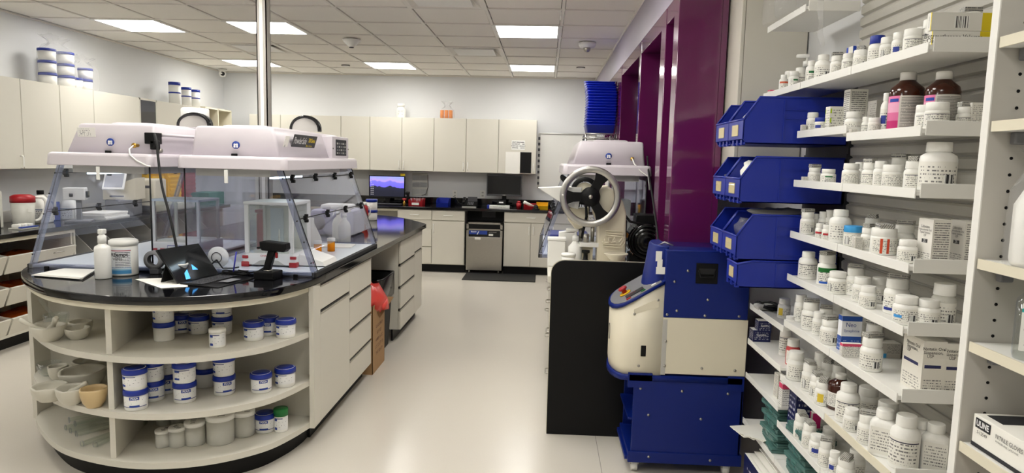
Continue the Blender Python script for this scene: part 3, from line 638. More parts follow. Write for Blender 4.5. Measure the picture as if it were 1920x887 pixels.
bank(4.12, 4.65, 'island bank of four drawers in front of the cardboard box', [(.676, .872, 'd'), (.476, .672, 'd'), (.283, .472, 'd'), (.10, .279, 'd')])
bank(5.62, 6.24, 'island bank of four drawers beyond the black bin', [(.67, .872, 'd'), (.478, .666, 'd'), (.284, .474, 'd'), (.10, .28, 'd')])
bank(6.24, 6.62, 'last island cabinet with a drawer over a door at the rounded end', [(.69, .872, 'd'), (.10, .686, 'x')])
t = thing('knee_space_panel', 'beige back panel of the island knee space behind the black bin', 'panel', (-1.78, 5.13, 0)); B().box(-.02, 0, -.48, .49, .0, .876).obj('back_board', 'laminate', t); B().box(.02, .05, -.02, .04, .6, .68, .004).obj('outlet_box', 'steel', t)
t = thing('island_core', 'inner cream carcass under the island worktop', 'panel', (-2.35, 5.1, 0)); B().box(-.39, .5, -1.52, 1.5, .1, .875).obj('carcass', 'laminate', t); B().box(-.3, .42, -1.5, 1.45, 0, .1).obj('plinth', 'black', t)
# trash bin, box
t = thing('trash_bin', 'tall black trash bin with a liner in the island knee space', 'trash bin', (-1.42, 5.37, 0))
def rrect(w, d, r, n=5):
    o = []
    for cx, cy, a0 in ((w/2-r, d/2-r, 0), (-w/2+r, d/2-r, PI/2), (-w/2+r, -d/2+r, PI), (w/2-r, -d/2+r, 1.5*PI)):
        o += [(cx+r*math.cos(a0+PI/2*k/n), cy+r*math.sin(a0+PI/2*k/n)) for k in range(n+1)]
    return o
def loft(secs, mt, name, parent, cap0=True, cap1=True, loc=(0, 0, 0), rot=(0, 0, 0), angle=35):
    """secs: list of (pts2d, z)"""
    b = B(); R_ = [[b.bm.verts.new((p[0], p[1], z if not callable(z) else z(p))) for p in pts] for pts, z in secs]; n = len(R_[0])
    for x, y in zip(R_, R_[1:]):
        for i in range(n): b.bm.faces.new((x[i], x[(i+1) % n], y[(i+1) % n], y[i]))
    if cap0: b.bm.faces.new(R_[0][::-1])
    if cap1: b.bm.faces.new(R_[-1])
    return b.obj(name, mt, parent, loc, rot, angle=angle)
loft([(rrect(.28, .38, .04), 0), (rrect(.34, .46, .05), .6), (rrect(.32, .44, .05), .6), (rrect(.27, .37, .04), .02)], 'rubber', 'bucket', t, True, True)
rnd = random.Random(4)
loft([([(p[0]*(1+rnd.uniform(-.02, .02)), p[1]*(1+rnd.uniform(-.02, .02))) for p in rrect(.355, .475, .05, 8)], z) for z in (.42, .47, .53, .6, .615)]+[(rrect(.33, .45, .05, 8), .61), (rrect(.29, .4, .04, 8), .4)], 'blackgloss', 'liner', t, False, False, angle=12)
t = thing('cardboard_box', 'open brown cardboard box with dark print beside the drawers', 'box', (-1.345, 4.86, 0))
B().box(.14, .145, -.17, .19, 0, .50).obj('side_panel', 'card', t); B().box(-.16, -.155, -.17, .19, 0, .50).obj('side_panel', 'card', t); B().box(-.16, .145, .185, .19, 0, .5).obj('end_panel', 'card', t); B().box(-.16, .145, -.17, -.165, 0, .5).obj('end_panel', 'card', t); B().box(-.155, .14, -.165, .185, .002, .01).obj('bottom_panel', 'card', t)
B().face([(.147, -.1, .5), (.15, .02, .375), (.215, .19, .5), (.146, .19, .505)]).face([(.143, -.1, .5), (.143, .19, .505), (.212, .19, .503), (.147, .02, .378)]).obj('flap', 'card', t)
for k in range(5): text(('GLASS SYRUP', 'BOTTLES', 'AMBER 16 OZ', 'LOT 22 QTY 24', 'THIS SIDE UP')[k], .034, 'brown', t, (.1455, .02, .33-k*.05), (PI/2, 0, PI/2), 'box_print')
t = thing('red_bag', 'crumpled red plastic bag stuffed in the cardboard box', 'bag', (-1.345, 4.88, .3))
rnd = random.Random(9); b = B(); n = 20; prev = None
for k, (z, s) in enumerate(((-.02, .96), (.1, .98), (.2, 1.03), (.215, 1.12), (.16, 1.16), (.235, 1.1), (.30, .8), (.335, .45), (.35, .12))):
    ring = [b.bm.verts.new((.145*s*(1.0 if z < .12 or math.cos(a) < 0 else 1.22)*math.cos(a)*(1+rnd.uniform(-.08, .08)), .165*s*math.sin(a)*(1+rnd.uniform(-.08, .08)), z+rnd.uniform(-.03, .03)*(k > 2))) for a in [2*PI*i/n for i in range(n)]]
    if prev:
        for i in range(n): b.bm.faces.new((prev[i], prev[(i+1) % n], ring[(i+1) % n], ring[i]))
    prev = ring
mat('redbag', (226, 74, 66), .3); b.obj('bag_film', 'redbag', t, angle=12)
# ================================================================== POWDER HOODS
def frustum(x0, x1, y0, y1, z0, X0, X1, Y0, Y1, z1, r, name, mt, parent):
    def rr_(a0, a1, c0, c1, r): return [(p[0]+(a0+a1)/2, p[1]+(c0+c1)/2) for p in rrect(a1-a0, c1-c0, r, 4)]
    return loft([(rr_(x0, x1, y0, y1, r), z0), (rr_(X0, X1, Y0, Y1, r), z1-.012), (rr_(X0+.006, X1-.006, Y0+.006, Y1-.006, r), z1-.004), (rr_(X0+.02, X1-.02, Y0+.02, Y1-.02, r), z1)], mt, name, parent)
def hood(s, xb, xf, y0, y1, label, zb=.914):
    """s=+1: sash faces +x, s=-1: faces -x. local x runs from back (0) to front, mirrored by s"""
    W = abs(xf-xb); L = y1-y0
    t = thing('powder_hood', label, 'hood', (xb, y0, zb)); xt = W-.185
    def X(a, c): return (min(s*a, s*c), max(s*a, s*c))
    a, c = X(0, W); B().box(a, c, .0, L, .006, .022, .004).obj('base_board', 'boardwhite', t)
    a, c = X(W-.015, W+.012); B().box(a, c, -.005, L+.005, .0, .026, .004).obj('front_rim', 'rubber', t)
    a, c = X(0, W); B().box(a, c, -.008, 0, .0, .03, .002).obj('side_rim', 'acrylic_edge', t); B().box(a, c, L, L+.008, .0, .03, .002).obj('side_rim', 'acrylic_edge', t)
    for px_ in (.1, W-.1): a, c = X(px_-.012, px_+.012); B().box(a, c, -.014, -.002, .0, .016, .003).obj('foot_clip', 'black', t)
    H = .575
    pts = [(s*p, z) for p, z in ((0, .022), (W, .022), (xt, H), (0, H))]
    B().prism(pts, .0, .006, 'xz').obj('side_pane', 'acrylic', t); B().prism(pts, L-.006, L, 'xz').obj('side_pane', 'acrylic', t)
    a, c = X(0, .006); B().box(a, c, .006, L-.006, .022, H).obj('back_pane', 'acrylic', t)
    def slope(u): return s*(W+(xt-W)*u)
    def zz(u): return .022+(H-.022)*u
    for nm, u0, u1, off in (('sash_pane', .90, 1.0, 0), ('sash_pane', .52, .90, .004), ('sash_flap', .22, .515, .012)):
        B().prism([(slope(u0)+s*off, zz(u0)), (slope(u0)+s*(off+.006), zz(u0)), (slope(u1)+s*(off*.6+.006), zz(u1)), (slope(u1)+s*off*.6, zz(u1))], .03 if nm == 'sash_flap' else .006, L-.03 if nm == 'sash_flap' else L-.006, 'xz').obj(nm, 'acrylic', t)
    for u in (.90, .517):
        B().tube([(slope(u)+s*.009, .03, zz(u)), (slope(u)+s*.009, L-.03, zz(u))], .003, 6).obj('hinge_rod', 'rubber', t)
        for k in range(4):
            y = .10+k*(L-.2)/3
            cl = B().box(-.009, .009, -.014, .014, -.013, .013, .003).box(-.005, .016, -.009, .009, -.024, -.007, .003).box(-.005, .014, -.009, .009, .007, .021, .003)
            cl.obj('clip', 'black', t, (slope(u)+s*.014, y, zz(u)))
    for y in (.0, L-.034):
        B().prism([(slope(0)-s*.02, .022), (slope(0)+s*.006, .022), (slope(1)+s*.006, H), (slope(1)-s*.02, H)], y+.006, y+.03, 'xz').obj('corner_post', 'acrylic_edge', t)
        B().tube([(slope(0)+s*.007, y+.03, .03), (slope(1)+s*.007, y+.03, H)], .0025, 6).obj('gasket', 'rubber', t)
        for k in range(5): B().cyl((slope(.1+k*.2), y-.001 if y == 0 else y+.03, zz(.1+k*.2)), .004, .004, 'y', 8).obj('bolt', 'darkmetal', t)
    B().tube([(s*.004, .0, .02), (s*.004, .0, H)], .004, 6).obj('corner_gasket', 'rubber', t)
    # top housing
    x0, x1 = X(-.025, xt+.05)
    o = loft([([(p[0]+(x0+x1)/2, p[1]+L/2) for p in rrect(x1-x0-k, L+.06-k, .03, 4)], z) for z, k in ((H-.012, .0), (H-.008, -.003), (H+.04, .004), (H+.052, .014), (H+.057, .034))], 'hoodwhite', 'canopy_flange', t)
    a0, a1 = X(.012, xt-.01); b0, b1 = X(.022, xt-.06)
    frustum(a0, a1, .05, L-.05, H+.05, b0, b1, .085, L-.085, H+.215, .016, 'filter_housing', 'hoodwhite', t)
    a0, a1 = X(.09, xt-.14); frustum(a0, a1, .17, L-.17, H+.21, a0+.02, a1-.02, .2, L-.2, H+.228, .02, 'raised_lid', 'hoodwhite', t)
    a0, a1 = X(.05, xt-.06); B().box(a0, a1, .03, L-.05, H-.05, H-.012).obj('light_box', 'laminate', t)
    mat('ledlamp', (230, 245, 255), .4, emit=(.75, .92, 1), estr=2.2)
    c0, c1 = X(xt-.1, xt-.075); B().box(c0, c1, .12, .55, H-.062, H-.05).obj('led_strip', 'ledlamp', t)
    # sticker on the near side: blue disc with white figure
    xm = s*(xt*.5)
    d = B().cyl((xm, .0605, H+.115), .021, .003, 'y', 24).obj('blue_sticker', 'inkblue', t)
    B().cyl((xm-.006, .0585, H+.118), .006, .002, 'y', 10).cyl((xm+.006, .0585, H+.118), .006, .002, 'y', 10).box(xm-.012, xm-.002, .0585, .0605, H+.102, H+.113).box(xm+.002, xm+.012, .0585, .0605, H+.102, H+.113).obj('sticker_figure', 'inkwhite', d)
    B().box(xm-.016, xm+.016, .036, .046, H+.056, H+.07, .002).obj('slot_plug', 'black', t)
    B().box(xm-.024, xm-.004, -.032, -.026, H-.085, H-.015, .006).obj('hanging_hook', 'white', t)
    return t, W, L, H, xt
# hood facing the aisle
h2, W2, L2, H2, xt2 = hood(1, -1.905, -1.208, 3.50, 4.80, 'clear powder hood facing the aisle, holding the balance')
fx = xt2-.028  # front sloped face of housing
slm = math.atan2(.05, .165)
def on_front(y, z):  # point on the sloped front face
    u = (z-(H2+.05))/.165; return xt2-.01-.05*u
t = h2
sg = Matrix.Translation((0, 0, 0))
b = B(); zc = H2+.125
b.box(-.19, .19, -.001, .001, -.064, .064); o = b.obj('name_plate', 'greydark', h2, (on_front(0, zc)+.003, .45, zc), (-slm*0, 0, PI/2)); o.rotation_euler = (slm, 0, PI/2)
text('PowderSafe', .056, 'inkwhite', o, (-.075, -.002, .028), FRONT, 'plate_lettering', sx=.74); text('700 Series', .036, 'inkyellow', o, (.11, -.002, .034), FRONT, 'plate_lettering', sx=.75, bold=.0006)
text('AirClean Systems', .024, 'inkwhite', o, (-.075, -.002, -.03), FRONT, 'plate_lettering', sx=.8); text('Balance Enclosure', .018, 'inkyellow', o, (.085, -.002, .002), FRONT, 'plate_lettering', sx=.8)
for k in range(3): B().box(.02, .13, -.002, -.001, -.02-.014*k, -.016-.014*k).obj('plate_line', 'grey', o)
o = B().box(-.03, .03, -.002, 0, -.05, .05).obj('warning_sheet', 'paper', h2, (on_front(0, zc)+.003, .17, zc)); o.rotation_euler = (slm, 0, PI/2)
text('A', .03, 'ink', o, (-.012, -.0025, -.01), FRONT, 'warning_mark'); text('#', .03, 'ink', o, (.012, -.0025, -.03), FRONT, 'warning_mark')
cp = B().box(xt2-.08, xt2+.012, .86, 1.22, H2+.052, H2+.2, .006).obj('control_box', 'hoodwhite', h2)
B().box(xt2+.012, xt2+.015, .93, 1.16, H2+.075, H2+.18, .001).obj('control_panel', 'ink', cp)
for k in range(4):
    for j in range(5): B().box(xt2+.015, xt2+.0165, .945+j*.042, .97+j*.042, H2+.085+k*.021, H2+.097+k*.021).obj('panel_key', 'grey' if (k+j) % 3 else 'paper_grey', cp)
for y in (.872, 1.208): B().cyl((xt2+.009, y, H2+.12), .005, .006, 'x', 8).obj('screw', 'darkmetal', cp)
# hood facing the left wall
h1, W1, L1, H1, xt1 = hood(-1, -2.085, -2.775, 3.50, 4.80, 'clear powder hood facing the left wall, with a paper tag on top')
o = B().box(-.05, .05, -.0015, 0, -.025, .025).obj('paper_tag', 'paper', h1, (-.385, .066, H1+.165)); o.rotation_euler = (.12, 0, 0)
printed('tagprint', lines=5, words=9, rng=(.05, .75, .1, .9)); B().quad((-.048, -.002, -.023), (.096, 0, 0), (0, 0, .046)).obj('tag_print', 'tagprint', o)
v = B().cyl((-.10, .035, H1+.10), .009, .03, 'y', 12).cyl((-.10, .022, H1+.10), .013, .012, 'y', 8).obj('brass_nozzle', 'brass', h1)
B().tube([(-.10, .02, H1+.10), (-.11, .0, H1+.08), (-.09, -.03, H1+.05), (-.05, -.035, H1+.02), (.0, -.03, H1-.005), (.02, -.03, H1-.008)], .004, 8).obj('hose', 'white', v)
B().box(-.04, .012, .02, .10, H1+.13, H1+.19, .004).obj('socket_plate', 'black', h1, (.0, 0, -.02)); B().box(-.012, .02, .02, .07, H1+.08, H1+.13, .006).obj('power_plug', 'black', h1)
B().tube([(-.0, .11, H1+.16), (.035, .13, H1+.16), (.035, .9, H1+.16), (.0, .92, H1+.16)], .008, 8).obj('grab_bar', 'hoodwhite', h1)
for z in (.16, .075):
    B().cyl((-.012, .10, H1+z), .012, .02, 'x', 10).obj('bar_bracket', 'steel', h1)
p0 = at_y(292, 285, 3.50)
pts = [at_y(x, y, Y) for x, y, Y in ((290, 252, 3.49), (294, 268, 3.46), (297, 300, 3.44), (304, 350, 3.40), (317, 400, 3.38), (326, 440, 3.38), (332, 470, 3.38), (334, 500, 3.38))]
B().tube(smooth([tuple(q) for q in pts]+[(-1.83, 3.4, .925), (-1.80, 3.46, .922)], 5), .0065, 10).obj('power_cord', 'rubber', h1, tuple(-h1.location))
# duct canister and arched rims on the hoods
t = thing('filter_canister', 'white cylinder canister standing on the left hood', 'canister', (-2.28, 4.35, .914+H1+.228)); B().lathe([(0, 0), (.085, 0), (.085, .12), (.08, .128), (0, .13)], 28).obj('drum', 'white', t); B().lathe([(.088, 0), (.1, 0), (.1, .02), (.088, .02)], 28).obj('collar', 'hoodwhite', t)
def arch(name, label, loc, rz, w, h, strap=True):
    t = thing(name, label, 'visor', loc, rz); n = 16
    pts = [(w/2*math.cos(PI*k/n), 0, h*math.sin(PI*k/n)**.8) for k in range(n+1)]
    B().tube(pts, .011, 8).obj('rim', 'blackgloss', t); B().prism([(p[0]*.94, p[2]*.94) for p in pts], -.004, .004, 'xz').obj('oval_panel', 'paper_grey', t)
    b = B(); q = [p for p in pts if p[0] > -.05*w]
    R_ = [[b.bm.verts.new((p[0]*1.0, -.03, p[2])), b.bm.verts.new((p[0]*1.0, .035, p[2])), b.bm.verts.new((p[0]*1.06, .035, p[2]*1.06+.004)), b.bm.verts.new((p[0]*1.06, -.03, p[2]*1.06+.004))] for p in q]
    for x, y in zip(R_, R_[1:]):
        for i in range(4): b.bm.faces.new((x[i], x[(i+1) % 4], y[(i+1) % 4], y[i]))
    b.bm.faces.new(R_[0]); b.bm.faces.new(R_[-1][::-1]); b.obj('strap', 'black', t)
    return t
p = at_y(572, 245, 4.45); arch('face_visor', 'black arched rim with a pale oval panel on the aisle hood', (p.x, 4.45, .914+H2+.228), .0, .19, .095)
p = at_y(362, 243, 4.1); arch('face_visor', 'black arched rim with a pale oval panel on the left hood', (p.x-.02, 4.15, .914+H1+.228), .0, .2, .08)
# ================================================================== ISLAND TOP ITEMS (z .914)
ZI = .9145
t = thing('spray_bottle', 'plain white plastic bottle with a flip nozzle on the island', 'bottle', (-2.223, 3.29, ZI))
B().lathe([(0, 0), (.036, 0), (.038, .004), (.038, .15), (.034, .163), (.019, .172), (.017, .18), (0, .18)], 28).obj('body', 'bottlewhite', t)
B().lathe([(0, .18), (.02, .18), (.02, .215), (.013, .22), (.012, .24), (0, .24)], 20).obj('collar', 'bottlewhite', t); B().box(-.014, .014, -.016, .02, .225, .25, .005).obj('nozzle', 'white', t)
t = thing('wipes_canister', 'large white wipes canister with a blue wave label on the island', 'canister', (-2.19, 3.41, ZI))
B().lathe([(0, 0), (.063, 0), (.067, .005), (.067, .15), (.063, .158), (0, .158)], 36).obj('tub', 'bottlewhite', t); B().lathe([(0, .188), (.058, .188), (.069, .182), (.07, .158), (.0, .158)], 36).obj('lid', 'bottlewhite', t)
printed('wipes', (236, 238, 240), (60, 64, 80), 16, 16, (.42, .97, .28, .86), ((.9, .93, (170, 60, 90)), (.02, .16, (70, 140, 190)), (.16, .22, (150, 190, 215)), (.25, .27, (90, 130, 180))), dens=.6)
B().arc(.0675, .01, .145, -2.45, -.5, 18).obj('label_sheet', 'wipes', t)
text('PREempt', .027, 'ink', t, (0, 0, .112), (PI/2, 0, .12), 'brand_lettering', cyl_r=.068, bold=.0006); text('WIPES', .018, 'ink', t, (0, 0, .09), (PI/2, 0, .1), 'brand_lettering', cyl_r=.068)
t = thing('tape_dispenser', 'grey curved tape dispenser beside the wipes canister', 'dispenser', (-2.055, 3.46, ZI)); B().lathe([(.03, -.018), (.05, -.018), (.05, .018), (.03, .018)], 24, M=Matrix.Translation((0, 0, .075)) @ Matrix.Rotation(PI/2, 4, 'X')).obj('ring', 'grey', t); B().box(-.02, .03, -.02, .02, 0, .03, .005).obj('foot', 'greydark', t)
pp = [at_z(x, y, ZI) for x, y in ((62, 518), (118, 507), (178, 509), (152, 525))]
t = thing('paper_stack', 'stack of white sheets lying by the left hood', 'paper', (0, 0, ZI))
for k in range(5): B().prism([(q.x+.006*math.sin(k*2.1), q.y+.006*math.cos(k*1.7)) for q in pp], .0008+k*.0022, .0026+k*.0022, 'xy').obj('sheet', 'paper', t)
t = thing('paper_sheet', 'loose crumpled printed sheet under the tablet', 'paper', (0, 0, ZI)); q_ = [at_z(x, y, ZI) for x, y in ((253, 524), (310, 522), (352, 530), (352, 538), (302, 541))]; B().prism([(q.x, q.y) for q in q_], .0006, .0022, 'xy').obj('sheet', 'paper', t)
t = thing('white_cup', 'small white plastic cup behind the tablet', 'cup', (-1.83, 3.30, ZI+.002)); B().lathe([(0, 0), (.03, 0), (.036, .075), (.04, .078), (.04, .085), (.034, .085), (.028, .006), (0, .006)], 24).obj('cup', 'bottlewhite', t)
# tablet with kickstand and keyboard
t = thing('tablet_computer', 'black tablet on its kickstand with a keyboard cover', 'tablet', (-1.725, 3.325, ZI+.004), 1.37)
ty = Matrix.Translation((0, .02, .004)) @ Matrix.Rotation(-.66, 4, 'X')
sc = B().box(-.15, .15, 0, .009, 0, .20, .003, M=ty).obj('screen_case', 'blackgloss', t)
B().box(-.142, .142, -.0012, 0, .008, .192, M=ty).obj('screen_glass', 'counter', sc)
mat('screenlight', (60, 150, 235), .3, emit=(.1, .45, 1), estr=.5)
B().prism([(-.09, .01), (-.06, .01), (-.045, .062), (-.075, .045)], -.0025, -.0013, 'xz', M=ty).obj('screen_logo', 'screenlight', sc); B().prism([(-.01, .055), (.025, .05), (.005, .085)], -.0025, -.0013, 'xz', M=ty).obj('screen_logo', 'screenlight', sc)
ks = Matrix.Translation((0, .095, .085)) @ Matrix.Rotation(.32, 4, 'X'); B().box(-.145, .145, 0, .004, -.09, 0, .001, M=ks).obj('kickstand', 'black', t)
kb = B().box(-.15, .15, -.205, .012, -.001, .005, .002, M=Matrix.Rotation(.03, 4, 'X')).obj('keyboard_cover', 'black', t)
k3 = B().box(-.0085, .0085, -.0075, .0075, 0, .002, .0006, seg=1).mesh('key')
for i in range(13):
    for j in range(5): link('key', k3, 'greydark', kb, (-.132+i*.022, -.02-j*.0195, .0052))
B().box(-.05, .05, -.185, -.13, .0052, .006).obj('touchpad', 'grey', kb)
# scanner on stand
t = thing('barcode_scanner', 'black hand scanner standing in its cradle on the island', 'scanner', (-1.43, 3.428, ZI), -.1)
B().box(-.055, .055, -.05, .055, 0, .042, .005).obj('cradle', 'black', t); B().lathe([(.016, .042), (.024, .042), (.022, .047), (.016, .048)], 20).obj('cradle_ring', 'steel', t)
B().prism([(-.024, .04), (.012, .04), (.048, .15), (.012, .165)], -.016, .016, 'xz', bev=.005).obj('grip', 'black', t)
hd = B().prism([(-.03, .17), (-.02, .15), (.10, .145), (.115, .16), (.112, .19), (-.005, .2), (-.032, .195)], -.03, .03, 'xz', bev=.007).obj('head', 'black', t)
B().box(-.05, -.028, -.022, .022, .158, .166, .002).obj('nose_lip', 'black', hd); B().box(.045, .055, -.008, .008, .11, .14, .003).obj('trigger', 'red', t)
t = thing('coiled_cable', 'coiled black cable with a blue pen tie behind the scanner', 'cable', (-1.62, 3.46, ZI))
pts = [(.075*math.cos(a*1.0)*(1-.03*a/6.28), .03*math.sin(a)+.004*math.sin(3*a), .01+.0035*a/6.28+.004*math.sin(2.3*a)) for a in [k*.35 for k in range(95)]]
B().tube(pts, .004, 6).obj('coil', 'black', t); B().tube([(.07, 0, .02), (.12, 0, .03), (.15, .02, .05), (.19, .01, .02), (.2, 0, .02)], .004, 6).obj('lead', 'black', t); B().tube([(-.01, 0, .02), (.004, .01, .13)], .004, 6).obj('blue_tie', mat('violet', (50, 50, 170), .4), t)
# balance inside the aisle hood
ZB = .914+.0225
t = thing('analytical_balance', 'white analytical balance with glass draft shield and red feet in the hood', 'balance', (-1.52, 3.66, ZB))
b = B().prism([(-.15, .01), (.15, .01), (.15, .06), (.13, .075), (-.13, .075), (-.15, .06)], 0, .34, 'xz', bev=.006); b.obj('base', 'white', t)
B().prism([(-.09, .012), (.09, .012), (.05, .036), (0, .042), (-.05, .036)], -.003, .003, 'xz').obj('front_arch', 'paper_grey', t)
for sx in (-1, 1):
    for sy in (.02, .32): B().box(sx*.135-.022, sx*.135+.022, sy-.025, sy+.015, 0, .028, .004).obj('red_foot', 'red', t)
    B().box(sx*.135-.016, sx*.135+.018, -.004, .01, .045, .062, .003).obj('red_cap', 'red', t)
    B().box(sx*.125-.012, sx*.125+.012, .0, .02, .075, .345, .003).obj('front_post', 'white', t); B().box(sx*.125-.008, sx*.125+.008, .24, .26, .075, .345, .002).obj('rear_post', 'white', t)
    B().box(sx*.127-.002, sx*.127+.002, .02, .24, .078, .34).obj('shield_pane', 'glass', t)
B().box(-.11, .11, .002, .006, .078, .34).obj('shield_pane', 'glass', t); B().box(-.14, .14, -.004, .27, .345, .362, .004).obj('top_frame', 'white', t); B().box(-.12, .12, .25, .34, .075, .36, .006).obj('rear_column', 'white', t)
B().box(-.085, -.01, .235, .249, .08, .31).obj('column_face', 'boardwhite', t); B().lathe([(0, .075), (.01, .075), (.01, .095), (.045, .098), (.045, .102), (0, .102)], 24, c=(.03, .12, 0)).obj('pan', 'steel', t)
text('OHAUS', .016, 'inkred', t, (-.02, -.004, .062), FRONT, 'brand_lettering')
B().prism([(.15, .005), (.30, .005), (.285, .03), (.16, .07), (.15, .07)], .05, .28, 'xz', bev=.004).obj('display_terminal', 'white', t); B().box(.25, .256, .0, .05, .02, .03).obj('terminal_mark', 'red', t, (-.02, .046, 0))
for k in range(2): B().lathe([(0, .0), (.006, .0), (.005, .07), (.002, .1), (0, .1)], 10, c=(.02+.045*k, .1, .102)).obj('weigh_tip', 'white', t)
t = thing('analytical_balance', 'second balance with a glass shield inside the left hood', 'balance', (-2.32, 4.2, ZB))
B().box(-.1, .2, -.15, .17, 0, .07, .008).obj('base', 'white', t)
for sx in (-.09, .19):
    for sy in (-.13, .12): B().box(sx-.008, sx+.008, sy-.008, sy+.008, .07, .32).obj('post', 'white', t)
    B().box(sx-.002, sx+.002, -.13, .12, .07, .32).obj('shield_pane', 'glass', t)
B().box(-.1, .2, -.14, .13, .32, .335, .003).obj('top_frame', 'boardwhite', t); B().box(-.08, .18, -.132, -.128, .07, .32).obj('shield_pane', 'glass', t); B().box(.0, .12, -.152, -.15, .015, .05).obj('blue_plate', 'inkblue', t); B().box(.004, .116, -.154, -.152, .019, .046).obj('plate_face', 'paper', t)
for x in (-.08, -.03): B().box(x-.015, x+.015, -.154, -.15, .0, .03).obj('red_mark', 'red', t)
t = thing('power_hub', 'round white wall plug hub with three screws near the balance', 'hub', (-1.76, 3.56, ZB)); M_ = Matrix.Translation((0, 0, .062)) @ Matrix.Rotation(PI/2, 4, 'X')
B().lathe([(0, -.012), (.056, -.012), (.058, .0), (.05, .014), (0, .016)], 28, M=M_).obj('disc', 'white', t); B().lathe([(.026, .0165), (.03, .0165), (.03, .018), (.026, .018)], 20, M=M_).obj('centre_ring', 'greydark', t)
for a in (PI/2, -.5, PI+.5): B().cyl((.042*math.cos(a), -.014, .062+.042*math.sin(a)), .008, .006, 'y', 10).obj('screw_recess', 'black', t)
B().tube([(0, -.018, .05), (-.03, -.03, .02), (-.06, -.02, .006), (-.08, .0, .003)], .004).tube([(0, -.018, .05), (.04, -.03, .0065), (.09, -.01, .006), (.1, .03, .006)], .004).obj('leads', 'rubber', t)
for k, (px, py, lab) in enumerate(((596, 477, 'orange pill vial with a white cap, nearest in the aisle hood'), (621, 471, 'orange pill vial with a white cap, farther in the aisle hood'))):
    p = at_z(px, py, ZB); t = thing('pill_vial', lab, 'vial', (p.x, p.y, ZB)); B().lathe([(0, 0), (.024, 0), (.024, .07), (0, .07)], 20).obj('tube', 'ambertrans', t); B().lathe([(0, .005), (.022, .005), (.022, .04), (0, .042)], 16).obj('capsules', 'yellow', t); B().lathe([(0, .088), (.024, .088), (.026, .085), (.026, .068), (0, .068)], 24).obj('cap', 'white', t)
# further things seen through the aisle hood
def trigger_spray(label, loc, rz, mt='frost', sc=1):
    t = thing('trigger_spray', label, 'spray bottle', loc, rz); t.scale = (sc, sc, sc)
    B().lathe([(0, 0), (.042, 0), (.045, .008), (.045, .12), (.036, .15), (.016, .175), (.014, .19), (0, .19)], 22).obj('body', mt, t); B().lathe([(0, .19), (.017, .19), (.017, .215), (0, .215)], 16).obj('collar', 'white', t)
    B().prism([(-.055, .235), (-.055, .25), (-.03, .258), (.045, .25), (.05, .235), (.0, .213), (-.015, .213), (-.02, .235)], -.013, .013, 'xz', bev=.003).obj('head', 'white', t); B().prism([(-.03, .235), (-.022, .235), (-.03, .19), (-.045, .175)], -.006, .006, 'xz').obj('trigger', 'white', t)
    return t
trigger_spray('white trigger spray bottle inside the aisle hood', (-1.5, 5.02, ZI), .3, 'white')
trigger_spray('frosted trigger spray bottle behind the aisle hood sash', (-1.62, 5.25, ZI), .3, 'frost')
p = at_z(585, 462, ZB); t = thing('beaker_funnel', 'tall frosted plastic flask in the aisle hood', 'flask', (-1.6, 4.55, ZB)); B().lathe([(0, 0), (.075, 0), (.075, .06), (.03, .16), (.028, .2), (0, .2)], 24).obj('body', 'frost', t)
tag(B().box(-.12, .1, -.09, .09, 0, .008, .002).obj('document_tray', 'paper', None, (-1.42, 4.62, ZB), (0, 0, .1)), 'white sheet pad lying at the far end of the aisle hood', 'paper')
t = thing('sharps_container', 'translucent red sharps box behind the balance', 'sharps box', (at_y(548, 440, 4.35).x, 4.2, ZB)); b = B(); b.box(-.15, .1, .0, .2, 0, .25, .015, M=Matrix.Translation((-.05, .05, 0))); b.obj('body', 'redtrans', t); B().box(-.205, .055, .045, .255, .25, .27, .006).obj('lid', 'red', t)
t = thing('printer_box', 'pale lavender printer with rolls behind the aisle hood', 'printer', (-1.75, 5.6, ZI)); B().box(-.17, .2, -.15, .2, 0, .21, .03).obj('body', mat('lav', (150, 148, 176), .5), t); B().box(-.1, .15, -.1, .1, .21, .25, .02).obj('lid', 'white', t); B().cyl((-.1, -.155, .1), .06, .02, 'y').obj('roll_end', 'grey', t)
# stacked jars on island far part
def blue_jar_kind():
    t = thing('supply_jar', 'x x x x', 'jar', (0, 0, -5), 0, 'white jars with blue lids')
    B().lathe([(0, 0), (.046, 0), (.049, .004), (.0505, .066), (.048, .068), (0, .068)], 28).obj('body', 'bottlewhite', t)
    l = B().lathe([(0, .088), (.051, .088), (.0535, .085), (.0545, .066), (.0505, .0655), (0, .0655)], 28).obj('lid', 'lidblue', t)
    B().lathe([(.044, .0882), (.047, .0882), (.047, .0888), (.044, .0888)], 28).obj('lid_ring', 'white', l)
    return t
printed('pcca1', (240, 240, 240), (110, 114, 126), 7, 13, (.02, .98, .25, .8), ((.70, 1., (24, 60, 150), .34, .70), (.0, .06, (24, 50, 130)), (.0, .2, (24, 60, 150), .34, .70)), None, 1., dens=.36)
printed('pcca2', (240, 240, 240), (90, 94, 108), 7, 14, (.05, .96, .12, .72), ((.0, .2, (24, 60, 150), 0., .22), (.72, .95, (24, 60, 150), 0., .22), (.88, .95, (24, 40, 110), .2, .6)), None, 4., dens=.36)
jk = blue_jar_kind(); jl1 = B().arc(.0512, .017, .062, -2.75, -.4, 14).mesh('label_sheet'); jl1.materials.append(MATS['pcca1']); jl2 = B().arc(.0512, .017, .062, -2.75, -.4, 14).mesh('label_sheet'); jl2.materials.append(MATS['pcca2'])
cu_ = text('PCCA', .012, 'inkwhite', None, (0, 0, -5), FRONT, 'label_lettering', cyl_r=.0516, bold=.0004); pcm = cu_.data; bpy.data.objects.remove(cu_)
JN = [0]
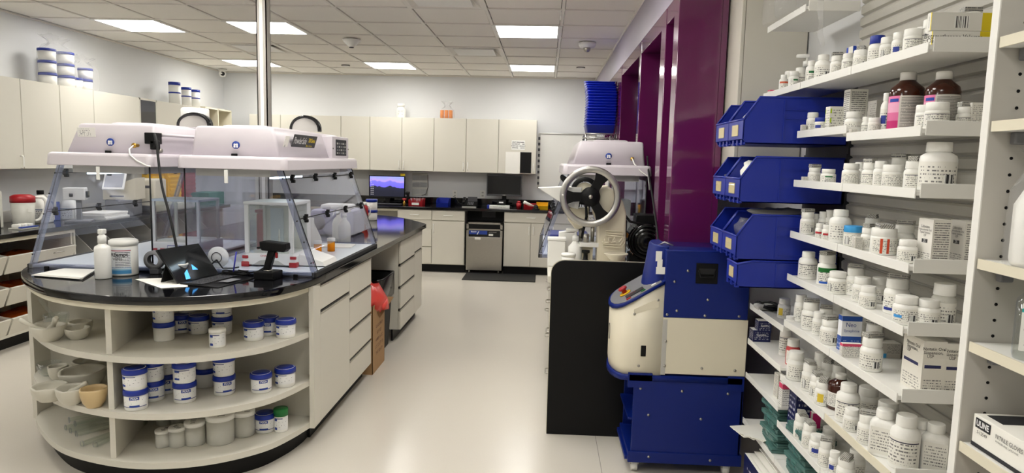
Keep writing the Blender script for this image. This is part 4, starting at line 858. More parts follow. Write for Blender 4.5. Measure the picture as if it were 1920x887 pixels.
def jar(px, py, z, label, y=None, sc=1., lv=0, plain=False, rz=None):
    """jar standing on shelf z, base centre seen at (px, py); lv stacks it on lower jars"""
    p = at_z(px, py, z); 
    if y is not None: p = Vector((at_y(px, py, y).x, y, z))
    t = dup(jk, (p.x, p.y, z+lv*.0886*sc*1.1+.0005), None, label, (sc, sc, sc*1.1)); JN[0] += 1
    face = math.atan2(p.x, p.y)*-1
    t.rotation_euler.z = face + (rz if rz is not None else (random.random()-.5)*.5)
    if not plain:
        link('label_sheet', jl1 if JN[0] % 2 else jl2, None, t)
        if JN[0] % 2: link('label_lettering', pcm, None, t, (0, 0, .0555), (0, 0, .05))
    return t
S1, S2, S3 = .63, .365, .13
J = [(308, 637, S1, 'lower jar of the leftmost blue lid stack on the upper island shelf', None, 0, True), (308, 637, S1, 'upper jar of the leftmost blue lid stack on the upper island shelf', None, 1, False),
 (340, 622, S1, 'blue lid jar behind and between the two stacks on the upper island shelf', None, 0, False), (373, 624, S1, 'single level blue lid jar left of the small white jar on the upper shelf', None, 0, False), (352, 618, S1, 'blue lid jar set on the rear pair on the upper island shelf', 3.43, 1, False),
 (417, 625, S1, 'lower jar of the stack behind the small white jar on the upper shelf', None, 0, False), (417, 625, S1, 'upper jar of the stack behind the small white jar on the upper shelf', None, 1, False),
 (476, 636, S1, 'left blue lid jar of the trio at the right of the upper shelf', None, 0, False), (504, 626, S1, 'rear blue lid jar of the trio at the right of the upper shelf', None, 0, False), (536, 631, S1, 'rightmost blue lid jar of the upper island shelf', None, 0, False),
 (256, 765, S2, 'lower jar of the leftmost stack on the middle island shelf', None, 0, False), (255, 765, S2, 'upper jar of the leftmost stack on the middle island shelf', None, 1, False),
 (288, 748, S2, 'lower jar of the second stack from the left on the middle shelf', None, 0, False), (288, 748, S2, 'upper jar of the second stack from the left on the middle shelf', None, 1, False),
 (314, 734, S2, 'lower rear jar of the third stack from the left on the middle shelf', None, 0, False), (314, 734, S2, 'upper rear jar of the third stack from the left on the middle shelf', None, 1, False),
 (347, 751, S2, 'lower jar of the front stack at the centre of the middle shelf', None, 0, False), (347, 751, S2, 'upper jar of the front stack at the centre of the middle shelf', None, 1, False),
 (385, 723, S2, 'lower jar of the hindmost stack right of centre on the middle shelf', None, 0, True), (385, 723, S2, 'upper jar of the hindmost stack right of centre on the middle shelf', None, 1, True),
 (421, 737, S2, 'lower jar of the rightmost stack on the middle island shelf', None, 0, False), (421, 737, S2, 'upper jar of the rightmost stack on the middle island shelf', None, 1, False),
 (490, 733, S2, 'single blue lid jar second from the right on the middle shelf', None, 0, False), (535, 722, S2, 'single blue lid jar at the right end of the middle shelf', None, 0, False),
 (497, 807, S3, 'single blue lid jar on the bottom island shelf beside the green lid', None, 0, False)]
for px, py, z, lab, y, lv, pl_ in J: jar(px, py, z, lab, y, .96 if z == S1 else 1.0, lv, pl_)
for lv, lab in ((0, 'lower jar of the two jar stack on the far part of the island'), (1, 'upper jar of the two jar stack on the far part of the island')):
    t = jar(697, 413, .914, lab, None, 1.12, lv, True)
for ch in list(jk.children):
    for g_ in list(ch.children): bpy.data.objects.remove(g_)
    bpy.data.objects.remove(ch)
bpy.data.objects.remove(jk)
t = thing('red_jug', 'dark red jug beside the two stacked jars on the island', 'jug', (-1.80, 6.68, .9145)); B().lathe([(0, 0), (.045, 0), (.045, .14), (.03, .17), (0, .17)], 20).obj('body', 'red', t); B().lathe([(0, .20), (.028, .2), (.03, .17), (0, .17)], 16).obj('cap', 'white', t); B().tube([(.03, 0, .17), (.07, 0, .15), (.06, 0, .08), (.04, 0, .05)], .006).obj('grip', 'white', t)
# small white jar, green lid jar, frosted jars
def small_jar(name, label, px, py, z, w, h, lidh, mb, ml, cat='jar', group=None, lab=None, y=None, lettering=False):
    p = at_z(px, py, z)
    if y: p = Vector((at_y(px, py, y).x, y, z))
    k = depth(p)/F; r = w*k/2; H = h*k*.87
    t = thing(name, label, cat, (p.x, p.y, z+.0005), math.atan2(p.x, p.y)*-1, group); lh = lidh*H
    B().lathe([(0, 0), (r*.94, 0), (r*.97, .003), (r*.97, H-lh), (r*.9, H-lh), (0, H-lh)], 24).obj('body', mb, t)
    l = B().lathe([(0, H), (r*.97, H), (r*1.02, H-.003), (r*1.02, H-lh), (0, H-lh)], 24).obj('lid', ml, t)
    if lab: B().arc(r*.98, H*.12, (H-lh)*.94, -2.6, -.5, 12).obj('label_sheet', lab, t)
    if lettering:
        b = B(); rnd = random.Random(px)
        for i in range(4):
            x, y_ = rnd.uniform(-.5, .3)*r, -.6*r+i*.35*r; b.tube([(x+q*r*.12, y_+rnd.uniform(-.08, .08)*r, H+.0008) for q in range(5)], .0012, 4)
        b.obj('pen_marks', 'ink', l)
    return t
small_jar('supply_jar', 'small all white jar in front on the upper island shelf', 408, 649, S1, 30, 39, .2, 'bottlewhite', 'bottlewhite', lab='pcca2')
small_jar('supply_jar', 'narrow white jar with a green lid at the right of the bottom shelf', 527, 807, S3, 26, 50, .3, 'bottlewhite', 'green', lab='pcca2')
for px, py, w, h, lab, y in ((306, 836, 27, 37, 'smallest frosted jar at the left front of the bottom shelf', None), (333, 835, 30, 42, 'second frosted jar from the left in the front row', None), (366, 831, 37, 50, 'third frosted jar with scribbled lid in the front row', None), (414, 827, 50, 62, 'largest frosted jar at the middle of the bottom shelf', None), (457, 814, 41, 54, 'frosted jar left of the blue lid jar on the bottom shelf', None),
                             (308, 815, 27, 38, 'left frosted jar of the back row on the bottom shelf', 3.36), (337, 812, 32, 44, 'middle frosted jar of the back row on the bottom shelf', 3.38), (368, 806, 36, 44, 'right frosted jar of the back row on the bottom shelf', 3.42), (392, 815, 24, 48, 'narrow frosted jar tucked behind the largest one', 3.3)):
    small_jar('frosted_jar', lab, px, py, S3, w, h, .17, 'frost', 'bottlewhite', group='frosted jars with white lids', y=y, lettering=True)
# mortars, pestles, tubes
def mortar(label, px, py, z, w, h, mt='ceramic', y=None, spout=True):
    p = at_z(px, py, z)
    if y: p = Vector((at_y(px, py, y).x, y, z))
    k = depth(p)/F; r = w*k/2; H = h*k*.8
    t = thing('mortar', label, 'mortar', (p.x, p.y, z+.0005), random.uniform(-2, -1), 'mortars on the island shelves'); th = r*.13
    prof = [(0, 0), (r*.56, 0), (r*.6, H*.06), (r*.8, H*.25), (r*.95, H*.6), (r, H*.92), (r*.97, H), (r-th, H), (r*.84, H*.85), (r*.68, H*.45), (r*.4, H*.2), (0, H*.15)]
    b = B().lathe(prof, 28)
    if spout:
        for v in b.bm.verts:
            a = math.atan2(v.co.y, v.co.x); f = max(0, 1-abs(a)/.35)
            if v.co.z > H*.7 and f > 0: v.co.x *= 1+.2*f*(v.co.z/H-.7)/.3
    b.obj('bowl', mt, t); return t, p, r, H
def pestle(label, a, b_, r=.012, mt='ceramic'):
    a, b_ = Vector(a), Vector(b_); d = b_-a; n_ = 8
    t = thing('pestle', label, 'pestle', a, 0, 'pestles'); P = [d*(k/n_) for k in range(n_+1)]
    B().tube(P, r, 12, rr=[r*.7, r*1.45, r*1.5, r*1.0, r*.8, r*.8, r*.9, r*1.05, r*.7]).obj('rod', mt, t); return t
t, p, r, H = mortar('grey mortar holding two pestles on the upper left island shelf', 93, 638, S1, 58, 36)
pestle('white pestle sticking out left from the upper mortar', (p.x+.02, p.y-.02, S1+.035), (p.x-.10, p.y-.06, S1+.115)); pestle('white pestle leaning right in the upper mortar', (p.x-.01, p.y+.02, S1+.035), (p.x+.055, p.y-.02, S1+.12), .014)
t, p, r, H = mortar('clear glass mortar behind the upper grey mortar', 107, 625, S1, 42, 40, 'glass', 3.30); pestle('clear glass pestle with a round knob on the upper shelf', (p.x+.02, p.y, S1+.03), (p.x-.07, p.y-.02, S1+.17), .01, 'glass')
mortar('rear grey mortar at the right of the upper left shelf', 152, 623, S1, 41, 31, y=3.25); mortar('small grey mortar in front at the right of the upper left shelf', 146, 635, S1, 43, 26)
mortar('wide grey mortar at the left front of the middle shelf', 94, 750, S2, 60, 36); t, p, r, H = mortar('grey mortar with a pestle at the centre front of the middle shelf', 136, 756, S2, 54, 39)
pestle('white pestle resting in the centre front mortar', (p.x-.02, p.y, S2+.04), (p.x+.075, p.y+.0, S2+.105), .012)
mortar('tan glazed mortar beside the divider on the middle shelf', 177, 762, S2, 47, 45, 'ceramic_tan')
mortar('large grey mortar with a spout behind the front row', 156, 722, S2, 78, 42, y=3.22); mortar('deep grey mortar at the left rear of the middle shelf', 110, 714, S2, 34, 36, y=3.30); t, p, r, H = mortar('farthest grey mortar by the divider on the middle shelf', 170, 706, S2, 60, 34, y=3.42)
mortar('clear glass mortar at the far left rear of the middle shelf', 93, 705, S2, 40, 30, 'glass', 3.38); pestle('clear glass pestle leaning in the middle shelf mortars', (-2.42, 3.25, S2+.03), (-2.33, 3.33, S2+.14), .009, 'glass')
for k, (px, py, dx, dy, lv) in enumerate(((122, 800, .42, .12, 0), (131, 806, .42, .12, 0), (142, 812, .42, .1, 0), (129, 793, .42, .12, 1), (140, 800, .42, .1, 1), (153, 830, .40, .1, 0), (178, 832, .38, .1, 0))):
    p = at_z(px, py, S3+.02); r = .0125; x1, y1 = p.x+dx*.55, p.y+dy+.2; a = Vector((p.x, p.y, S3+r+.001+lv*.022)); e_ = Vector((min(x1, -2.06), y1, a.z)); e_.y = min(e_.y, 3.52)
    t = thing('glass_tube', 'clear glass tube lying on the bottom left shelf, %s' % ('first from the left', 'second from the left', 'third from the left', 'upper left one of the pile', 'upper right one of the pile', 'front one by the divider', 'rightmost by the divider')[k], 'glass tube', a, 0, 'glass tubes on the bottom shelf')
    d = e_-a; B().tube([(0, 0, 0), d], r, 14, cap=False).tube([(0, 0, 0), d], r*.8, 14, cap=False).obj('tube', 'glass', t); B().tube([d*.0, d*.012], r*1.25, 14, cap=False).obj('rim', 'acrylic_edge', t)
# ================================================================== LEFT WORKTOP ITEMS (z .914)
ZL = .9145
t = thing('pitcher', 'translucent pitcher with a red lid on the left worktop', 'pitcher', (-4.36, 5.46, ZL))
B().lathe([(0, 0), (.072, 0), (.075, .006), (.088, .21), (.085, .21), (.07, .01), (0, .01)], 28).obj('body', 'frost', t); B().lathe([(0, .265), (.06, .265), (.088, .25), (.09, .2), (.0, .2)], 28).obj('lid', 'red', t); B().lathe([(0, .012), (.07, .012), (.075, .1), (0, .1)], 24).obj('contents', mat('straw', (196, 186, 140), .4), t)
B().tube(smooth([(.05, .07, .24), (.09, .12, .23), (.1, .13, .16), (.07, .1, .06), (.05, .055, .04)], 4), .012, 10).obj('grip', 'white', t); B().box(.079, .082, -.05, .0, .12, .155).obj('label_sheet', 'paper', t)
def gallon(label, loc, mt='bottlewhite', cap='black', lab=None, rz=0, sc=1):
    t = thing('gallon_jug', label, 'jug', loc, rz); t.scale = (sc, sc, sc)
    loft([(rrect(.15, .15, .04), 0), (rrect(.155, .155, .045), .01), (rrect(.155, .155, .045), .15), (rrect(.12, .12, .05), .2), (rrect(.05, .05, .024), .245), (rrect(.045, .045, .022), .255)], mt, 'body', t)
    B().lathe([(0, .285), (.026, .285), (.028, .28), (.028, .25), (0, .25)], 20).obj('cap', cap, t); B().tube([(.03, .03, .235), (.06, .06, .235), (.075, .075, .19), (.075, .075, .13)], .011, 8).obj('grip', mt, t)
    if lab:
        B().quad((-.06, -.0782, .02), (.12, 0, 0), (0, 0, .11)).obj('label_sheet', lab, t); B().quad((.0782, -.06, .02), (0, .12, 0), (0, 0, .11)).obj('label_sheet', lab, t)
    return t
printed('lab_jug', (240, 240, 238), (40, 60, 90), 6, 8, bands=((.86, .93, (20, 80, 120)),)); gallon('white jug with a black cap behind the pitcher', (-4.45, 5.78, ZL), lab='lab_jug', rz=.1)
gallon('white jug right of the blue box on the left worktop', (-4.45, 6.13, ZL), lab='lab_jug', rz=.3, sc=.85)
tag(B().box(-.04, .04, -.06, .06, 0, .17, .003).obj('blue_carton', 'inkblue', None, (-4.5, 5.97, ZL)), 'dark blue carton behind the left hood corner', 'carton')
t = thing('plastic_tray_stack', 'clear plastic tub with white panel at the left picture edge', 'tub', (-4.5, 5.2, ZL)); B().box(-.1, .1, -.1, .1, 0, .3, .01).obj('tub', 'frost', t); B().box(.1, .104, -.09, .06, .0, .1).obj('black_panel', 'black', t)
t = thing('tape_roll', 'dark green capped reel at the left picture edge', 'reel', (-4.28, 5.02, ZL)); B().cyl((0, 0, .0), .035, .04, 'z', 20).obj('reel', 'blackgloss', t); B().cyl((0, 0, .04), .028, .01, 'z', 20).obj('green_top', 'teal', t)
t = thing('tray_pack', 'clear blister pack with yellow and white pieces on the left worktop', 'tray', (-4.22, 5.28, ZL)); B().box(-.06, .06, -.09, .09, 0, .012, .003).obj('tray', 'frost', t)
for k in range(5): B().box(-.04, .03, -.08+k*.032, -.056+k*.032, .012, .04, .006).obj('piece', 'frost' if k % 2 else 'paper', t)
B().box(-.062, -.03, -.09, .09, .012, .02).obj('blue_edge', 'inkblue', t, (.09, 0, 0))
def block(name, label, cat, loc, rz, parts):
    t = thing(name, label, cat, loc, rz)
    for nm, mt, (x0, x1, y0, y1, z0, z1), bv in parts: B().box(x0, x1, y0, y1, z0, z1, bv).obj(nm, mt, t)
    return t
t = block('camera_module', 'white boxed camera head on a jointed arm seen through the left hood', 'camera', (-4.2, 5.92, ZL), .4, [('post', 'grey', (-.02, .02, -.02, .02, 0, .22), .004), ('housing', 'white', (-.11, .06, -.06, .06, .2, .31), .008), ('lens', 'blackgloss', (-.06, -.03, -.07, -.06, .23, .26), .004), ('side_knob', 'blackgloss', (.06, .08, -.03, .03, .22, .28), .006), ('base', 'grey', (-.1, .1, -.1, .1, 0, .02), .005)])
t = block('paper_pile', 'pile of white papers on the left worktop behind the hood', 'paper', (-4.27, 6.33, ZL), .05, [('lower_sheets', 'paper', (-.16, .16, -.2, .2, 0, .02), .002), ('middle_sheets', 'white', (-.15, .15, -.2, .18, .021, .04), .002), ('upper_sheets', 'paper', (-.14, .15, -.19, .19, .041, .06), .002)])
t = thing('touch_terminal', 'white tilted touch screen terminal on the left worktop', 'terminal', (-4.3, 6.72, ZL), .25)
B().box(-.13, .13, -.12, .16, 0, .16, .01).obj('base', 'grey', t); B().prism([(-.15, .16), (.15, .16), (.15, .26), (-.15, .38)], -.1, .2, 'yz', M=Matrix.Rotation(PI/2, 4, 'Z') @ Matrix.Identity(4)).obj('body', 'cream', t)
o = B().box(-.1, .1, -.01, .01, -.11, .11, .006).obj('screen_frame', 'white', t, (-.02, -.15, .36), (-.55, 0, 0)); B().box(-.083, .083, -.012, -.01, -.088, .09).obj('screen_glass', mat('screen_off', (176, 178, 186), .15), o); B().box(-.06, .06, -.19, -.15, .19, .205, .002).obj('paper_slot', 'black', t)
t = block('cream_module', 'cream processing unit beside the tilted terminal', 'machine', (-4.28, 7.16, ZL), .1, [('body', 'cream', (-.12, .12, -.14, .14, .0, .36), .02), ('button_panel', 'greydark', (-.1, -.04, -.142, -.14, .26, .31), .002), ('indicator', 'greydark', (.02, .07, -.142, -.14, .26, .29), .002), ('foot_roll', 'greydark', (-.14, .14, -.2, -.14, 0, .08), .03)])
t = thing('blue_lid_hopper', 'clear tapered hopper with a grey blue lid on the left worktop', 'hopper', (-4.58, 7.3, ZL)); loft([(rrect(.12, .12, .02), .0), (rrect(.2, .22, .03), .42)], 'frost', 'bin', t); B().box(-.11, .11, -.12, .12, .42, .46, .012).obj('lid', mat('bluegrey', (96, 136, 150), .5), t)
for k, (y, lab, mt) in enumerate(((7.50, 'yellow pocket folder rack standing on the left worktop', 'yellow'), (7.86, 'second yellow pocket folder rack, right of the hood edge', 'yellow'), (8.2, 'red pocket folder rack beside the yellow ones', 'red'))):
    t = thing('folder_rack', lab, 'rack', (-4.45, y, ZL+.02)); B().box(-.06, .06, -.14, .14, 0, .5, .005).obj('case', mt, t)
    for j in range(9): B().box(.06, .075, -.12, .12, .03+j*.05, .055+j*.05, .003).obj('pocket', mt, t)
tag(B().box(-.12, .12, -.2, .2, 0, .16, .006).obj('green_tray', 'teal', None, (-4.28, 8.42, ZL)), 'green storage tray seen through the left hood', 'tray')
t = block('grey_equipment', 'pale grey flat device beside the folder racks', 'device', (-4.42, 7.62, ZL), 0, [('body', 'paper_grey', (.1, .3, -.25, .2, 0, .09), .02)])
# on top of left cabinets
def canister(label, px, py, w, h, X, lids, Y=None, name='supply_tub', g='tubs on the left wall cabinets'):
    p = at_x(px, py, X); k = depth(p)/F; r = w*k/2; H = h*k; t = thing(name, label, 'tub', (X, p.y, 2.14), 0, g)
    B().lathe([(0, 0), (r, 0), (r, H), (0, H)], 24).obj('body', 'bottlewhite', t)
    for a, c in lids: B().lathe([(r*.99, H*a), (r*1.04, H*a), (r*1.04, H*c), (r*.99, H*c)], 24).obj('lid_band', 'lidblue', t)
    return t
for i in range(2):
    for k in range(3):
        p = at_x(96+i*30, 150, -4.5); t = thing('supply_tub', 'blue lidded tub in the larger bag, %s column, %s' % (('left', 'right')[i], ('bottom', 'middle', 'top')[k]), 'tub', (-4.53+.02*i, p.y, 2.1405+k*.108), 0, 'blue lidded tubs in the larger bag')
        B().lathe([(0, 0), (.068, 0), (.072, .085), (0, .085)], 24).obj('body', 'bottlewhite', t); B().lathe([(0, .106), (.073, .106), (.075, .1), (.075, .083), (0, .083)], 24).obj('lid', 'lidblue', t)
p = at_x(111, 150, -4.5); t = thing('plastic_bag', 'larger clear bag around six blue lidded tubs', 'bag', (-4.52, p.y, 2.1405)); bag(t, .2, .36, .345, .28, seed=5)
for k, (dy, dz, lab) in enumerate(((-.09, 0, 'left lower'), (.05, 0, 'right lower'), (.06, .108, 'right upper'))):
    p = at_x(157, 160, -4.5); t = thing('supply_tub', 'white tub in the smaller bag, %s one' % lab, 'tub', (-4.52, p.y+dy, 2.1405+dz), 0, 'tubs in the smaller bag')
    B().lathe([(0, 0), (.06, 0), (.064, .085), (0, .085)], 24).obj('body', 'bottlewhite', t); B().lathe([(0, .106), (.065, .106), (.067, .1), (.067, .083), (0, .083)], 24).obj('lid', 'lidblue', t)
p = at_x(160, 160, -4.5); t = thing('plastic_bag', 'smaller clear bag around three white tubs', 'bag', (-4.52, p.y, 2.1405)); bag(t, .19, .31, .24, .3, seed=8)
for px, h, lab in ((328, 40, 'tall white canister with a blue lid, leftmost of three'), (350, 34, 'white canister with a blue lid, middle of three'), (366, 32, 'white canister with a blue lid, rightmost of three')):
    canister(lab, px, 195, 20 if h > 36 else 17, h, -4.5, ((.88, 1.02), (.5, .56)), name='wipes_tub', g='canisters on the far left cabinets')
# ================================================================== RIGHT SIDE: DESK, HOOD, PRESS, MACHINE
t = thing('end_screen', 'tall black end panel with a rounded top corner', 'panel', (.05, 3.78, 0))
r = .075; pts = [(0, 0), (.62, 0), (.62, 1.009), (r, 1.009)] + [(r-r*math.sin(a), 1.009-r+r*math.cos(a)) for a in [PI/2*k/8 for k in range(1, 9)]]
B().prism(pts, -.02, .0, 'xz').obj('end_panel', 'black', t); B().prism([(p[0]-.003 if p[0] < .3 else p[0], p[1]+.003 if p[1] > .5 else p[1]) for p in pts], .0, .004, 'xz').obj('panel_edge', 'edge', t)
t = thing('side_desk', 'white drawer desk with steel handles behind the black panel', 'desk', (.05, 3.781, 0))
B().box(-.02, .62, .004, 2.6, .876, .914, .003).obj('desk_top', 'laminate', t); B().box(.03, .62, .004, 2.58, .1, .876).obj('body', 'laminate', t); B().box(.08, .1, .004, 2.58, 0, .1).obj('toe_kick', 'black', t)
for j in range(3):
    for z0, z1 in ((.11, .36), (.365, .61), (.615, .865)):
        d = B().box(.012, .028, .02+j*.86, .86+j*.86, z0, z1, .002, seg=1).obj('drawer', 'laminate', t); handle(d, (.012, .43+j*.86-.2, (z0+z1)/2+.06), .1, 'y', 'steel', (-1, 0, 0), .004)
h3, W3, L3, H3, xt3 = hood(-1, .672, -.02, 4.52, 5.74, 'clear powder hood on the side desk behind the spoked wheel')
v = B().cyl((-.10, .035, H3+.10), .009, .03, 'y', 12).cyl((-.10, .022, H3+.10), .013, .012, 'y', 8).obj('brass_nozzle', 'brass', h3)
B().tube([(-.10, .02, H3+.10), (-.09, .0, H3+.07), (-.05, -.035, H3+.02), (.0, -.04, H3-.01), (.012, -.04, H3-.1)], .005, 8).obj('hose', 'white', v)
o = B().tube(smooth([(.0, .05, H3+.12), (.0, -.06, H3+.0), (-.0, -.3, .4), (-.01, -.6, .2), (-.03, -.72, .13)], 5), .006, 8).obj('power_cord', 'rubber', h3)
tag(B().box(-.14, .14, -.15, .15, 0, .13, .006).obj('blue_tub', 'blue', None, (.17, 4.75, .9375)), 'blue tub inside the desk hood', 'tub')
t = thing('reagent_cabinet', 'stack of clear drawers with an orange label inside the desk hood', 'drawers', (.52, 5.0, .9375)); B().box(-.1, .1, -.1, .1, 0, .36, .006).obj('case', 'frost', t); B().box(-.07, .07, -.105, -.1, .1, .17).obj('orange_label', 'orange', t); B().box(-.07, .07, -.105, -.1, .02, .09).obj('lower_label', 'paper', t); B().box(-.1, .1, -.105, -.1, .2, .21).obj('rail', 'aluminium', t)
# tablet press with spoked wheel
YP = 4.02
t = thing('tablet_press', 'cream cast iron press with a large three spoke hand wheel', 'press', (.265, YP, .914))
zc = 1.361-.914
def lx(px, py): q = at_y(px, py, YP); return (q.x-.265, q.z-.914)
col = [lx(*q) for q in ((1118, 487), (1172, 487), (1174, 400), (1168, 378), (1152, 357), (1138, 348), (1122, 350), (1110, 372), (1112, 400), (1120, 420))]
col[0] = (col[0][0], 0); col[1] = (col[1][0], 0)
bd = B().prism(col, -.02, .10, 'xz', bev=.012).obj('column', 'cream', t)
text('LFA', .05, 'cream', bd, (lx(1148, 450)[0]-.015, -.0325, lx(1148, 450)[1]), FRONT, 'raised_lettering', bold=.001, ext=.004)
for k in range(3):
    x0, z0 = lx(1128, 435+k*4); B().tube([(x0+.0+k*.006, -.033, z0-.055), (x0+.1+k*.008, -.033, z0-.055-k*.004), (x0+.12+k*.008, -.033, z0-.03), (x0+.12+k*.008, -.033, z0+.012-k*.004), (x0+.02, -.033, z0+.012)], .003, 6).obj('raised_line', 'cream', bd)
M_ = Matrix.Translation((0, -.07, zc)) @ Matrix.Rotation(PI/2, 4, 'X')
wh = B().lathe([(.142, -.014), (.17, -.016), (.177, -.009), (.177, .009), (.17, .016), (.142, .014), (.137, 0), (.142, -.014)], 56, M=M_).obj('wheel_rim', 'aluminium', t)
for k in range(3):
    a = PI+.04+k*2*PI/3; MM = Matrix.Translation((0, -.07, zc)) @ Matrix.Rotation(-a, 4, 'Y')
    B().prism([(.02, -.036), (.055, -.026), (.10, -.028), (.143, -.044), (.143, .044), (.10, .028), (.055, .026), (.02, .036)], -.011, .011, 'xz', M=MM).obj('spoke', 'black', wh)
B().lathe([(0, .024), (.018, .024), (.03, .018), (.056, .014), (.056, -.02), (0, -.02)], 28, M=M_).obj('hub', 'black', wh); B().lathe([(0, .03), (.011, .03), (.012, .024), (0, .024)], 14, M=M_).obj('hub_nut', 'steel', wh); B().lathe([(0, .018), (.006, .017), (.006, .012), (0, .012)], 10, M=Matrix.Translation((-.16, 0, .006)) @ M_).obj('rim_screw', 'white', wh)
B().cyl((0, -.05, zc), .028, .1, 'y', 20).obj('shaft', 'steel', t); B().lathe([(.055, -.02), (.082, -.02), (.082, .02), (.055, .02)], 28, M=Matrix.Translation((-.03, -.005, zc+.03)) @ Matrix.Rotation(PI/2, 4, 'X')).obj('cam_ring', 'black', t)
B().lathe([(0, -.015), (.06, -.015), (.06, .02), (0, .02)], 24, M=Matrix.Translation((-.03, 0, zc+.02)) @ Matrix.Rotation(PI/2, 4, 'X')).obj('cam', 'cream', t)
# hopper wedge
hp = [lx(*q) for q in ((1009, 352), (1056, 350), (1060, 385))]
B().prism([hp[0], hp[1], (hp[1][0]+.11, hp[1][1]), (hp[1][0]+.09, hp[1][1]-.13), hp[2]], -.03, .10, 'xz', bev=.003).obj('hopper', 'white', t)
x, z = lx(1085, 395); B().prism([(x-.08, z+.01), (x+.06, z+.02), (x+.06, z-.09), (x-.01, z-.12), (x-.06, z-.06)], .02, .09, 'xz', bev=.008).obj('feed_shoe', 'cream', t)
B().tube([(lx(1098, 380)[0], -.035, lx(1098, 380)[1]), (lx(1099, 405)[0], -.035, lx(1099, 405)[1]), (lx(1093, 432)[0], -.035, lx(1093, 432)[1]), (lx(1090, 446)[0], -.035, lx(1090, 446)[1])], .008, 10).obj('crank_arm', 'black', t)
x0 = lx(1087, 460)[0]; x1 = lx(1122, 460)[0]; zt = lx(1100, 458)[1]
B().box(x0, x1, -.02, .1, zt-.015, zt+.012, .003).obj('die_table', 'white', t); B().box(x0+.01, x0+.08, .02, .09, 0, zt).obj('die_block', 'cream', t)
x = lx(1098, 470)[0]
B().lathe([(0, -.0), (.03, 0), (.03, .012), (.014, .02), (.012, .055), (.024, .062), (.024, .075), (0, .075)], 18, c=(x, -.01, zt-.11)).obj('punch', 'black', t); B().lathe([(0, 0), (.018, 0), (.018, .05), (0, .05)], 14, c=(x, .0, zt+.012)).obj('upper_punch', 'steel', t)
for d in (-.03, .04): B().cyl((x+d, .05, zt+.01), .012, .1).obj('guide_rod', 'steel', t)
B().box(x0-.02, lx(1178, 480)[0], -.05, .14, 0, .03, .004).obj('base_plate', 'cream', t)
# motor
mc = at_y(1212, 452, 4.15)
m_ = thing('electric_motor', 'black finned electric motor beside the press', 'motor', (mc.x, 4.12, .9145)); zm = mc.z-.914
M2 = Matrix.Translation((0, 0, zm)) @ Matrix.Rotation(PI/2, 4, 'X')
B().lathe([(0, .02), (.1, .02), (.112, .0), (.112, -.18), (0, -.18)], 32, M=M2).obj('casing', 'blackgloss', m_)
for k in range(4): B().lathe([(.025+k*.022, .021), (.033+k*.022, .021), (.033+k*.022, .027), (.025+k*.022, .027)], 28, M=M2).obj('grille_ring', 'black', m_)
for k in range(16):
    a = 2*PI*k/16; B().box(.105, .122, -.0, .16, -.003, .003, M=Matrix.Translation((0, 0, zm)) @ Matrix.Rotation(a, 4, 'Y')).obj('fin', 'blackgloss', m_)
B().box(-.1, .1, .02, .16, 0, zm-.08, .004).obj('foot', 'black', m_); B().box(-.07, .05, .02, .16, zm+.1, zm+.16, .006).obj('terminal_box', 'black', m_)
B().box(-.2, -.12, .04, .16, 0, .3, .006).obj('belt_guard', 'black', m_)
B().tube([(lx(1166, 395)[0]+.265-mc.x, -.02, lx(1166, 395)[1]), (-.11, -.01, zm+.12), (-.02, .0, zm+.1)], .008, 8).obj('drive_belt', 'rubber', m_)
# small things on the desk
t = thing('sample_dish', 'shallow cream dish in front of the press', 'dish', (at_y(1155, 480, 3.9).x, 3.90, .9145)); B().lathe([(0, 0), (.03, 0), (.035, .09), (.07, .125), (.068, .128), (.03, .1), (0, .1)], 26).obj('bowl', 'cream', t)
t = thing('pump_bottle', 'white pump bottle left of the press', 'bottle', (at_y(1079, 460, 4.05).x, 4.05, .9145)); B().lathe([(0, 0), (.04, 0), (.042, .005), (.042, .14), (.02, .165), (.016, .175), (0, .175)], 22).obj('body', 'bottlewhite', t); B().lathe([(0, .175), (.02, .175), (.02, .205), (.008, .21), (.008, .235), (0, .235)], 16).obj('collar', 'white', t); B().box(-.06, .012, -.012, .012, .23, .25, .006).obj('pump_head', 'white', t)
t = thing('white_container', 'square white container at the left end of the desk', 'container', (at_y(1045, 470, 4.2).x, 4.2, .9145)); B().box(-.06, .05, -.05, .06, 0, .16, .008).obj('tub', 'bottlewhite', t); B().box(-.063, .053, -.053, .063, .16, .175, .004).obj('lid', 'white', t)
t = thing('white_carton', 'plain white carton behind the pump bottle', 'carton', (at_y(1062, 460, 4.3).x, 4.32, .9145)); B().box(-.05, .06, -.04, .04, 0, .2, .003).obj('box', 'white', t); B().prism([(-.04, .2), (.05, .215), (.05, .21), (-.04, .196)], -.04, .04, 'xz').obj('flap', 'white', t)
t = thing('small_tub', 'small white tub in front of the pump bottle', 'tub', (at_y(1066, 480, 3.93).x, 3.93, .9145)); B().lathe([(0, 0), (.036, 0), (.04, .1), (0, .1)], 22).obj('body', 'bottlewhite', t); B().lathe([(0, .115), (.04, .115), (.043, .11), (.043, .098), (0, .098)], 22).obj('lid', 'white', t)
